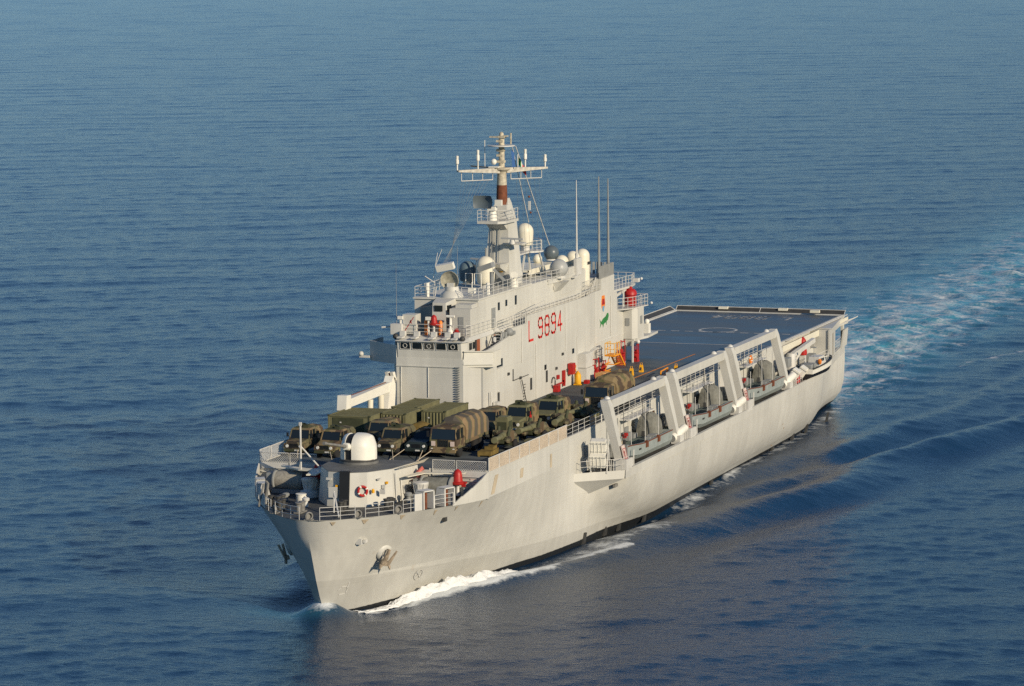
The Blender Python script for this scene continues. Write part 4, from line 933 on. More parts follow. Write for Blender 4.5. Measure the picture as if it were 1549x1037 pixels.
# rounded shield in two halves with the dark slot between them
def shield(y0, y1):
    rows = []
    for i in range(9):
        y = y0+(y1-y0)*i/8; hw = math.sqrt(max(.02, 1-(abs(y)/1.56)**2.3)); rr = 1.5*hw
        top = 13.85-.28*(abs(y)/1.5)**3*1.4
        ring = [(-rr, 11.6)]
        for k in range(13):
            a = math.pi-math.pi*k/12
            zc2 = top-1.05; ring.append((rr*math.cos(a)*(1 if math.cos(a) < 0 else .97), zc2+1.05*math.sin(a)*(1 if abs(y) < 1.2 else hw*1.15 if hw*1.15 < 1 else 1)))
        ring.append((rr*.97, 11.6))
        rows.append([(gx+x, gy+y, z) for x, z in ring])
    b = MB(); b.sheet(rows, True, False)
    n = len(rows[0])
    b.add(rows[0], [tuple(range(n))]); b.add(rows[-1], [tuple(range(n-1, -1, -1))])
    return b
part('gun_shield', shield(-1.55, -.78), 'white', GT); part('gun_shield', shield(-.12, 1.55), 'white', GT)
b = shield(-.78, -.12); c0 = Vector((gx, gy, 12.7)); b.v = [tuple(c0+(Vector(v)-c0)*.93 if True else v) for v in b.v]; part('gun_cradle', b, 'black', GT)
b = MB(); p0 = Vector((gx+1.1, gy-.42, 12.75)); dr = Vector((.97, -.10, .2)).normalized()
b.tube([p0, p0+dr*.8], [.34, .3], 12); part('gun_mantlet', b, 'white', GT)
b = MB(); b.tube([p0+dr*.8, p0+dr*1.6, p0+dr*4.3], [.17, .13, .1], 10); b.tube([p0+dr*4.3, p0+dr*4.7], .15, 10); part('gun_barrel', b, 'steel', GT)
# spray plates and ledge at the sides of the gun deck
b = MB(); b.prism([(125.5, -3.5), (130.5, -3.1), (130.7, -3.9), (128.5, -4.3), (128.3, -5.6), (126.6, -7.9), (126.0, -7.9), (127.4, -5.2), (127.4, -4.4), (125.5, -4.2)], 10.5, 10.6)
b.prism([(125.5, 4.7), (129.0, 4.3), (129.2, 4.7), (127.0, 5.4), (126.2, 8.6), (125.6, 8.6), (126.2, 5.6), (125.5, 5.4)], 10.5, 10.56); part('spray_plate', b, 'cream', PD)
b = MB(); b.hexa([(125.6, 4.5, 11.26), (129.6, 3.9, 11.26), (129.6, 4.1, 11.26), (125.6, 4.8, 11.26), (125.6, 4.7, 11.36), (129.6, 4.0, 11.36), (129.8, 4.5, 11.45), (125.6, 5.3, 11.7)]); part('spray_plate', b, 'cream', PD)
# life ring, valves and lockers on the deckhouse
b = MB(); b.box(131.6, 131.75, 3.15, 3.6, 9.4, 9.8); b.cbox((130.9, 3.2, 9.9), (.3, .3, .3)); b.cbox((131.3, 2.95, 10.6), (.5, .2, .12)); b.tube([(129.6, 3.8, F), (129.6, 3.75, 10.9)], .05, 5); b.tube([(128.6, 3.95, F), (128.6, 3.85, 10.2)], .06, 5); b.cbox((128.0, 4.0, 9.3), (.5, .15, .7)); b.cbox((127.0, 4.15, 9.6), (.35, .2, .35)); b.cbox((132.95, -.9, 10.7), (.15, .5, .2)); b.cbox((133.05, -.5, 9.6), (.2, .8, .9)); part('gun_platform_fitting', b, 'rail', PD)
b = MB(); b.lathe([(.12, 9.55), (.14, 9.8), (.06, 9.9)], (132.25, 2.75, 0), 10); b.cbox((133.0, -.2, 10.1), (.2, .2, .25)); b.cbox((130.6, 3.35, 10.2), (.15, .2, .2)); part('alarm_bell', b, 'yellow', PD)
# jackstaff with its stays
b = MB(); b.tube([(128.2, -5.4, 10.6), (128.2, -5.4, 14.4)], .09, 8); b.tube([(128.2, -5.4, 12.6), (127.2, -4.0, 10.6)], .07, 6); b.tube([(128.2, -5.4, 12.6), (127.0, -6.0, 10.6)], .06, 6); b.cbox((128.2, -5.4, 14.5), (.2, .2, .3)); part('jackstaff', b, 'rail')

# ------------------------------------------------------------------ forecastle fittings
bulw = [(140.68, -.35), (140.3, -1.3), (139.2, -2.4), (137.2, -4.3), (134.8, -6.0), (132.7, -7.4), (129.8, -9.0)]
def edge(x, s, off=.1): return (x, s*max(half(F, x)-off, 0), F)
r = MB()
pp = [edge(x, 1) for x in (129.7, 130.6, 131.6)]; r.rail(pp, 1.05, .8)
pp = [edge(x, 1) for x in (132.9, 133.9, 134.6)]; r.rail(pp, 1.05, 1)
pp = [edge(x, 1) for x in (135.4, 136.6, 137.6)]; r.rail(pp, 1.05, 1.3)
pp = [edge(x, 1) for x in (138.3, 139.2, 140.2)]; r.rail(pp, 1.05, 1.3)
pp = [edge(x, -1) for x in (140.4, 139.2, 138.2)]; r.rail(pp, 1.05, 1.0)
pp = [edge(x, -1) for x in (137.4, 136.0)]; r.rail(pp, 1.05, 1.0)
part('railing', r, 'rail')
# bulwark frames (roller fairleads in open boxes) on the port edge and closed plates to starboard
def lead_box(x, s):
    a = Vector(edge(x+.55, s, .05)); c = Vector(edge(x-.55, s, .05)); inn = Vector((-.2, -s*.75, 0)); b = MB()
    for p in (a, c): b.ext([p, p+inn*1.5, p+inn+Vector((0, 0, 1.55)), p+Vector((0, 0, 1.55))], (c-a).normalized()*(.12 if p is a else -.12))
    b.ext([a+Vector((0, 0, 1.45)), c+Vector((0, 0, 1.45)), c+inn+Vector((0, 0, 1.5)), a+inn+Vector((0, 0, 1.5))], (0, 0, .1))
    o = part('fairlead_box', b, 'rail'); b = MB(); q = (a+c)/2+inn*.5; b.lathe([(.16, 0), (.16, 1.4)], tuple(q), 10); part('roller', b, 'rust', o)
lead_box(132.2, 1); lead_box(130.1, 1)
for x in (132.2, 130.1): lead_box(x, -1)
b = MB()
for xa, xb in ((135.6, 133.2), (131.4, 130.8), (129.4, 128.6)): 
    a = Vector(edge(xa, -1, .05)); c = Vector(edge(xb, -1, .05)); b.ext([a, c, c+Vector((0, 0, 1.35)), a+Vector((0, 0, 1.15))], (.05, .1, 0))
a = Vector(edge(133.6, 1, .03)); c = Vector(edge(132.9, 1, .03)); b.ext([a, c, c+Vector((0, 0, 1.4)), a+Vector((0, 0, 1.4))][::-1], (-.06, -.12, 0))
part('bulwark_plate', b, 'rail')
for x, s in ((139.9, .5), (138.0, 1), (134.9, 1), (137.8, -1)):
    p = Vector(edge(x, 1 if s > 0 else -1, .25)) if s != .5 else Vector((140.2, .2, F)); b = MB()
    b.lathe([(.36, -.16), (.46, -.1), (.46, .1), (.36, .16), (.3, .12), (.3, -.12)], (0, 0, 0), 16, 'x', 1); rot = Matrix.Rotation(math.atan2(1 if s > 0 else -1, .8), 3, 'Z'); b.v = [tuple(rot @ Vector(v)+p+Vector((0, 0, .4))) for v in b.v]
    b.cbox(p+Vector((0, 0, .05)), (.8, .8, .1)); b.v = [tuple(p+(Vector(v)-p)*.8) for v in b.v]; part('mooring_fairlead', b, 'steel')
b = MB(); b.beam((138.6, 2.2, F+.1), (135.6, 0.6, F+1.6), .12, .16); b.tube([(136.2, .8, F), (135.6, .6, F+1.7)], .06, 6); part('bow_davit', b, 'rail')
for x, y in ((136.2, -3.9), (136.9, -1.9), (135.3, 1.2), (130.4, 7.0), (133.0, 4.4), (134.2, -4.8)):
    b = MB(); b.cbox((x, y, F+.06), (1.5, .6, .12))
    for k in (-.4, .4): b.lathe([(.24, F), (.22, F+.75), (.3, F+.8), (.3, F+.9)], (x+k, y, 0), 12)
    part('mooring_bollard', b, 'dark' if x < 136.5 else 'steel')
for x, y in ((129.0, -4.3), (128.3, 5.5)):
    b = MB(); b.lathe([(.85, F), (.8, F+.5), (.5, F+.62), (.45, F+.75), (.62, F+1.35), (.7, F+1.5), (.68, F+1.6), (.2, F+1.65)], (x, y, 0), 18)
    for k in range(8): a = k*math.pi/4; b.beam((x+.5*math.cos(a), y+.5*math.sin(a), F+.7), (x+.68*math.cos(a), y+.68*math.sin(a), F+1.5), .09, .09)
    part('capstan', b, 'rail')
for x, y, m in ((127.2, -6.8, 'rope'), (126.9, 6.5, 'canvas')):
    b = MB(); b.lathe([(.3, -1.35), (.92, -1.35), (.92, -1.25), (.75, -1.2)], (x, y, F+1.0), 20, 'y'); b.lathe([(.75, 1.2), (.92, 1.25), (.92, 1.35), (.3, 1.35)], (x, y, F+1.0), 20, 'y'); b.box(x-.9, x+.9, y-1.4, y+1.4, F, F+.35); b.cbox((x-.2, y-1.75, F+.9), (1.2, .6, 1.5))
    o = part('mooring_winch', b, 'grey2'); b = MB(); b.lathe([(.76, -1.22), (.84, -.8), (.82, 0), (.85, .8), (.76, 1.22)], (x, y, F+1.0), 22, 'y'); part('winch_drum', b, m, o)
b = MB(); b.tube([(126.2, 4.55, F), (126.2, 4.55, 10.6), (126.0, 4.9, 10.85)], .2, 10); part('fire_main_pipe', b, mat('faded_red', (.52, .13, .11), .6, var=.2))
for x, y, h, m in ((134.0, -2.6, .7, 'rail'), (131.6, -5.4, .6, 'grey2'), (129.6, 4.9, .8, 'grey2'), (131.6, 4.2, .6, 'dark'), (133.4, -6.0, .65, 'dark')):
    b = MB(); b.lathe([(.2, F), (.2, F+h*.7), (.3, F+h*.75), (.32, F+h), (.22, F+h+.08), (.05, F+h+.1)], (x, y, 0), 14); part('mushroom_vent', b, m)
b = MB(); b.lathe([(.42, F), (.42, F+.75), (.46, F+.78), (.46, F+.85)], (132.6, -3.6, 0), 16); b.tube([(132.9, -3.1, F+.7), (132.9, -2.9, F+.4)], .07, 6); part('deck_drum', b, 'white')
b = MB(); b.tube([(135.4, -6.3, F), (134.9, -6.0, F+1.9)], .1, 6)
for k in range(4): b.beam((134.6-.35*k, -6.0-.2*k, F), (134.2-.35*k, -5.9-.2*k, F+1.9), .1, .22)
part('stowed_gangway', b, 'steel')
# fittings and doors of the bow bulkhead
b = MB(); b.box(125.3, 125.36, 8.9, 9.5, 9.5, 10.0); part('hazard_notice', b, 'sign')
b = MB(); b.box(125.3, 125.36, -8.2, -7.6, 9.5, 10.0); part('hazard_notice', b, 'sign')
b = MB(); b.box(125.3, 125.45, 5.9, 6.5, F+.3, F+1.6); b.cbox((125.4, 7.6, 10.0), (.2, .7, .15)); b.cbox((125.4, -4.9, 9.4), (.2, .4, 1.2)); part('bulkhead_door', b, 'dark')
b = MB(); b.hexa([(126.0, 9.1, F), (126.6, 8.7, F), (126.2, 8.2, F), (125.6, 8.6, F), (125.9, 9.1, F+.9), (126.5, 8.7, F+.9), (126.1, 8.2, F+.9), (125.5, 8.6, F+.9)]); part('deck_bin', b, 'grey2')

# ------------------------------------------------------------------ crane at the starboard front corner
b = MB()
b.ext([(97.6, -9.9, D), (96.2, -9.9, D), (95.75, -9.9, 13.2), (95.75, -9.9, 14.3), (96.4, -9.9, 14.6), (97.2, -9.9, 13.6), (98.3, -9.9, D)], (0, .8, 0))
b.ext([(95.8, -9.9, 13.8), (96.5, -9.9, 14.95), (95.9, -9.9, 14.95), (95.5, -9.9, 14.2)], (0, .3, 0)); b.ext([(95.8, -9.4, 13.8), (96.5, -9.4, 14.95), (95.9, -9.4, 14.95), (95.5, -9.4, 14.2)], (0, .3, 0))
CR = part('crane', b, 'white')
b = MB(); b.hexa([(97.0, -9.85, 13.2), (107.2, -9.85, 13.05), (107.2, -9.15, 13.05), (97.0, -9.15, 13.2), (96.4, -9.85, 14.1), (107.2, -9.85, 13.8), (107.2, -9.15, 13.8), (96.4, -9.15, 14.1)]); part('crane_boom', b, 'white', CR)
b = MB(); b.ext([(107.25, -9.95, 12.6), (107.6, -9.95, 12.3), (108.5, -9.95, 12.9), (108.3, -9.95, 14.25), (107.25, -9.95, 14.2)], (0, .9, 0)); part('crane_head', b, 'white', CR)
b = MB(); b.tube([(98.6, -9.5, D), (98.6, -9.5, 13.1)], .3, 12); b.tube([(101.5, -9.5, D), (101.3, -9.5, 13.0)], .28, 12); part('crane_cylinder', b, 'cream', CR)
b = MB(); b.tube([(97.3, -9.5, 14.1), (107, -9.5, 14.0)], .04, 5); b.cbox((96.0, -9.5, 14.6), (.4, .35, .4)); part('crane_hose', b, 'rust', CR)
# red-lead hose boxes, valves and pipes fixed to the superstructure foot
def fix(nm, m, *boxes):
    b = MB()
    for c, sz in boxes: b.cbox(c, sz)
    return part(nm, b, m)
fix('fire_valve', 'red', ((72.7, YW+.15, 11.9), (.4, .2, .4)), ((70.9, YW+.15, 11.7), (.5, .2, 1.3)), ((72.3, YW+.2, 11.2), (1.8, .15, .15)), ((71.0, YW+.2, 11.1), (.3, .2, .6)))
fix('hose_box', 'red', ((73.6, YW+.3, D+.35), (.8, .5, .65)))
b = MB(); b.tube([(74.0+.55*math.cos(a*.6), YW+.1, 11.5+.55*math.sin(a*.6)) for a in range(11)], .05, 5); part('cable_coil', b, 'dark')
fix('hose_cabinet', 'red', ((69.0, YW+.35, 12.3), (.9, .5, 1.1)))

# ------------------------------------------------------------------ landing craft hanging in the davits
def landing_craft(loc, label):
    t = empty('landing_craft', loc, label, 'landing craft', 'landing craft stowed under the davits')
    L0, L1, W_ = -6.9, 6.9, 1.75
    def ring(x):
        k = (x-L0)/(L1-L0); up = 1.5+.3*smooth01((k-.6)/.4); ch = .12+.85*smooth01((k-.72)/.28)
        wt = W_*(1-.12*smooth01((k-.8)/.2)); wb = wt*(.82-.12*k)
        return [(x+ (.9 if x == L1 else 0)*0, -wt, up), (x, -wt*.97, .55+ch*.3), (x, -wb, ch*.9), (x, 0, ch*.85), (x, wb, ch*.9), (x, wt*.97, .55+ch*.3), (x, wt, up)]
    xs = [L0, -4.5, -2, 0, 2, 3.6, 4.8, 5.8, L1]
    b = MB(); rows = [ring(x) for x in xs]; b.sheet(rows, False, True)
    b.add(rows[0], [tuple(range(7))])
    rows_i = [[(r[0][0], r[0][1]+.28, r[0][2]) for r in rows], [(r[0][0], r[0][1], r[0][2]) for r in rows]]
    b.sheet(rows_i, False); b.sheet([[(r[6][0], r[6][1], r[6][2]) for r in rows], [(r[6][0], r[6][1]-.28, r[6][2]) for r in rows]], False)
    b.sheet([[(r[0][0], r[0][1]+.28, .7) for r in rows], [(r[0][0], r[0][1]+.28, r[0][2]) for r in rows]], False); b.sheet([[(r[6][0], r[6][1]-.28, r[6][2]) for r in rows], [(r[6][0], r[6][1]-.28, .7) for r in rows]], False)
    build('hull', b, 'boat', t)
    b = MB(); b.add([(L0, -W_+.2, 1.2), (-1.6, -W_+.2, 1.2), (-1.6, W_-.2, 1.2), (L0, W_-.2, 1.2)], [(0, 1, 2, 3)]); b.add([(-1.6, -W_+.25, .7), (L1-.4, -W_+.4, .75), (L1-.4, W_-.4, .75), (-1.6, W_-.25, .7)], [(0, 1, 2, 3)]); b.add([(-1.6, -W_+.2, .7), (-1.6, W_-.2, .7), (-1.6, W_-.2, 1.2), (-1.6, -W_+.2, 1.2)], [(0, 1, 2, 3)])
    build('deck', b, 'boatdeck', t)
    b = MB(); b.hexa([(L1-.35, -1.5, .75), (L1+.0, -1.5, .7), (L1+.0, 1.5, .7), (L1-.35, 1.5, .75), (L1-.2, -1.55, 1.95), (L1+.25, -1.55, 1.95), (L1+.25, 1.55, 1.95), (L1-.2, 1.55, 1.95)])
    for y in (-1.1, 0, 1.1): b.box(L1+.22, L1+.3, y-.06, y+.06, .8, 1.85)
    build('bow_ramp', b, 'grey2', t)
    # canvas shrouded wheelhouse: a tent with soft folds
    b = MB(); rows = []
    for z, sx, sy in ((1.15, 1.2, 1.1), (1.8, 1.15, 1.05), (2.5, 1.05, .95), (3.05, .85, .75), (3.3, .55, .45), (3.36, .15, .12)):
        row = []
        for k in range(33):
            a = 2*math.pi*k/32; c_, s_ = math.cos(a), math.sin(a); m_ = max(abs(c_), abs(s_))**.75
            f_ = 1+.045*math.sin(a*9+z*2.3)+.03*math.sin(a*17-z)
            row.append((-5.0+sx*c_/m_*f_, sy*s_/m_*f_, z+.05*math.sin(a*5)))
        rows.append(row)
    b.sheet(rows, True); build('canvas_cover', b, 'canvas', t)
    b = MB()
    for s in (-1, 1): b.tube([(r[0][0], s*(W_*(1-.12*smooth01(((r[0][0]-L0)/(L1-L0)-.8)/.2))+.04), r[0][2]-.06) for r in rows0] if False else [(x, s*abs(ring(x)[6][1]+.01), ring(x)[6][2]-.02) for x in xs], .05, 6)
    build('rubbing_band', b, 'rust', t)
    for x in (-2.2, 1.6):
        b = MB(); b.cbox((x, 1.8, 1.3), (.5, .16, .55)); b.cbox((x, 1.72, 1.56), (.4, .2, .14)); build('fender', b, 'rust', t)
    b = MB()
    for y in (-1.0, 1.0): b.cbox((-2.7, y, 1.4), (1.3, .7, .4))
    b.cbox((-1.4, -1.1, 1.5), (.7, .6, .8)); b.cbox((-.9, 1.1, 1.35), (.5, .5, .5)); b.tube([(4.6, -.9, .8), (4.6, -.9, 1.5)], .12, 8)
    sub('engine_hatch', b, 'grey2', t)
    b = MB()
    for x, y, h in ((.6, 1.3, 2.9), (-3.2, 1.45, 3.4), (4.9, 1.25, 2.2)): b.tube([(x, y, 1.2), (x, y, 1.2+h)], .035, 5)
    sub('stanchion', b, 'rail', t)
    b = MB(); b.sphere((1.6, -.6, 1.2), .32, 12); build('buoy', b, 'tan', t)
    b = MB(); b.cbox((-.1, -.95, 1.7), (.4, .3, .35)); b.cbox((.2, -.7, 1.9), (.3, .3, .3)); sub('life_jacket', b, 'red', t)
    b = MB(); b.cbox((3.9, 1.76, 1.12), (.12, .03, .16)); b.cbox((3.65, 1.76, 1.12), (.12, .03, .16)); b.cbox((3.4, 1.76, 1.12), (.12, .03, .16)); sub('boat_number', b, 'dark', t)
    return t
LC = landing_craft((88.7, 12.1, 6.95), 'landing craft under the davit nearest the bow, beside the white life raft rack')
clone(LC, (67.4, 12.1, 6.95), 'landing craft under the middle one of the three davits')
clone(LC, (46.6, 12.05, 6.95), 'landing craft under the davit nearest the stern, next to the white work boat')

# ------------------------------------------------------------------ white work boat at the stern quarter
t = empty('work_boat', (26.6, 14.0, 7.0), 'white work boat with black bottom and small cabin hanging at the stern quarter', 'boat', rz=R(177)); t.scale = (.9, .7, .95)
def wring(x):
    k = (x+5.2)/10.4; wt = 1.55*math.sqrt(max(0.004, 1-max(0, (k-.45)/.55)**2.2)); sh = 1.25+.5*k*k
    return [(x, -wt, sh), (x, -wt*.96, sh*.55), (x, -wt*.55, .15+.5*max(0, k-.7)), (x, 0, .0+.9*max(0, k-.75)), (x, wt*.55, .15+.5*max(0, k-.7)), (x, wt*.96, sh*.55), (x, wt, sh)]
xs = [-5.2, -4, -2.5, -1, .5, 2, 3.2, 4.2, 4.8, 5.15, 5.2]
rows = [wring(x) for x in xs]
b = MB(); b.sheet([r[:2] for r in rows], True, True); b.sheet([r[5:] for r in rows], True, True); b.add([rows[0][i] for i in (0, 1, 5, 6)], [(0, 1, 2, 3)]); build('hull', b, 'white', t)
b = MB(); b.sheet([r[1:6] for r in rows], True, True); b.add([rows[0][i] for i in (1, 2, 3, 4, 5)], [(0, 1, 2, 3, 4)]); build('bottom', b, 'black', t)
b = MB(); b.sheet([[(r[0][0], r[0][1], r[0][2]-.18) for r in rows], [(r[6][0], r[6][1], r[6][2]-.18) for r in rows]], False); build('deck', b, 'boatdeck', t)
b = MB(); b.tube([(r[6][0], r[6][1]+.02, r[6][2]) for r in rows], .07, 6); b.tube([(r[0][0], r[0][1]-.02, r[0][2]) for r in rows], .07, 6); build('gunwale', b, 'dark', t)
b = MB(); b.hexa([(-1.2, -.95, 1.1), (1.8, -.95, 1.1), (1.8, .95, 1.1), (-1.2, .95, 1.1), (-1.0, -.8, 2.2), (1.3, -.8, 2.2), (1.3, .8, 2.2), (-1.0, .8, 2.2)]); cb_ = build('cabin', b, 'rail', t)
for x in (-.5, .1, .7):
    b = MB(); b.cbox((x, -.9, 1.8), (.38, .06, .35)); build('window', b, 'glass', cb_)
b = MB()
for x in (-3.8, -2.4): b.cbox((x, 0, 1.4), (.9, 1.6, .5))
b.tube([(-1.0, 0, 2.2), (-1.0, 0, 3.3)], .05, 6); b.cbox((-1, 0, 3.3), (.3, .8, .12)); sub('console', b, 'grey2', t)
b = MB(); b.rail([(2.0, .8, 1.35), (3.6, .55, 1.5), (4.8, 0, 1.7), (3.6, -.55, 1.5), (2.0, -.8, 1.35)], .7, .9, (1, .5)); build('railing', b, 'rail', t)
b = MB(); b.lathe([(.24, -.06), (.34, 0), (.24, .06)], (-1.25, -1.05, 1.7), 14, 'x'); b.cbox((3.0, .3, 1.7), (.35, .35, .4)); build('life_ring', b, 'orange', t)
BC = part('boat_crane', MB().lathe([(.55, 6.9), (.5, 9.2), (.4, 9.4)], (27.6, 11.4, 0), 14), 'rail')
b = MB(); b.beam((27.4, 11.5, 9.2), (19.6, 11.9, 10.0), .45, .5); b.tube([(27.2, 11.4, 8.0), (23.8, 11.7, 9.5)], .16, 8); b.tube([(19.8, 11.9, 9.9), (20.2, 12.4, 8.8)], .03, 4); part('crane_boom', b, 'rail', BC)
b = MB(); b.box(26.0, 29.5, 10.5, 11.2, 6.8, 8.2); b.cbox((30.8, 11.6, 8.8), (1.4, 1.0, 1.0)); b.cbox((17.5, 11.0, 7.5), (2.2, .8, 1.3)); part('boat_cradle', b, 'grey2', BC)
b = MB(); b.lathe([(.45, 0), (.5, .3), (.42, .7), (.5, 1.0), (.35, 1.7), (.12, 2.0), (.02, 2.05)], (0, 0, 0), 12); o = build('covered_hydrant', b, 'red', None, (20.5, 10.9, 8.4)); tag(o, 'red canvas covered fitting standing above the white work boat near the stern', 'cover')
b = MB(); b.box(-.35, .35, -.3, .3, -1.4, 0); part_ = build('fitting_pedestal', b, 'rail', o)
b = MB(); b.lathe([(.4, 0), (.44, .2), (.4, .9), (.2, 1.05), (.02, 1.1)], (0, 0, 0), 14); b.lathe([(.4, -.1), (.48, 0), (.4, .1)], (0, 0, .5), 14); o = build('red_drum', b, 'red', None, (32.2, 13.2, 6.75)); tag(o, 'red drum standing at the aft end of the boat deck beside the work boat', 'drum')

# ------------------------------------------------------------------ life raft canisters and life rings
def canister(loc, label, rot, nm='life_raft_canister', grp='life raft canisters'):
    b = MB(); b.cbox((0, 0, 0), (1.45, .72, 1.18)); b.cbox((0, 0, 0), (1.35, .84, 1.08)); b.cbox((0, 0, 0), (1.33, .70, 1.26))
    for x in (-.35, 0, .35): b.cbox((x, .44, 0), (.05, .05, 1.1))
    o = build(nm, b, 'white', None, loc); o.rotation_euler = rot
    b = MB()
    for z in (-.4, .4): b.cbox((0, 0, z), (1.5, .88, .06))
    build('strap', b, 'grey2', o)
    return tag(o, label, 'life raft', grp)
canister((100.05, 12.15, 8.05), 'white life raft canister at the bottom of the leaning rack on the boat deck corner', (R(-16), 0, R(-82)))
canister((99.75, 12.15, 9.3), 'white life raft canister at the top of the leaning rack on the boat deck corner', (R(-16), 0, R(-82)))
b = MB()
for y in (11.4, 12.9): b.beam((99.7, y, 6.8), (99.1, y, 9.9), .1, .14); b.beam((98.7, y, 6.8), (99.2, y, 9.4), .1, .1)
part('raft_rack', b, 'rail')
canister((35.2, 13.75, 8.1), 'white life raft canister right behind the aft leg of the third davit', (R(-34), 0, R(5)), grp='life raft canisters')
canister((31.4, 13.6, 7.9), 'white life raft canister next to the red drum by the work boat', (R(-34), 0, R(5)), grp='life raft canisters')
def life_ring(loc, label, ax, m='orange'):
    b = MB(); rr, tr = .38, .11
    rows = []
    for i in range(21):
        a = 2*math.pi*i/20; rows.append([((rr+tr*math.cos(q))*math.cos(a), (rr+tr*math.cos(q))*math.sin(a), tr*math.sin(q)) for q in [2*math.pi*k/8 for k in range(9)]])
    b.sheet(rows, True); o = build('life_ring', b, m, None, loc); o.rotation_euler = ax
    for k in range(4):
        b = MB(); a = k*math.pi/2+.5; rows = [[((rr+(tr+.015)*math.cos(q))*math.cos(a+d), (rr+(tr+.015)*math.cos(q))*math.sin(a+d), (tr+.015)*math.sin(q)) for q in [2*math.pi*kk/8 for kk in range(9)]] for d in (-.16, 0, .16)]; b.sheet(rows, True); build('white_band', b, 'white', o)
    return tag(o, label, 'life ring', 'life rings')
life_ring((132.72, 2.0, 9.75), 'red and white life ring hung on the front of the gun platform', (0, R(82), R(38)), 'red')
life_ring((78.3, 10.8, 9.4), 'orange life ring on the gallery wall between the first and second davits', (R(90), 0, 0))
life_ring((57.0, 10.8, 9.4), 'orange life ring on the gallery wall between the second and third davits', (R(90), 0, 0))
life_ring((45.2, 11.6, 10.8), 'orange life ring on the walkway rail above the third landing craft', (R(90), 0, 0))
b = MB(); b.lathe([(.2, 0), (.24, .1), (.24, 1.25), (.14, 1.4), (.05, 1.5)], (0, 0, 0), 12); o = build('fire_bottle', b, 'red', None, (49.8, 10.75, 8.2)); tag(o, 'tall red fire bottle on the gallery wall above the third landing craft', 'fire bottle')

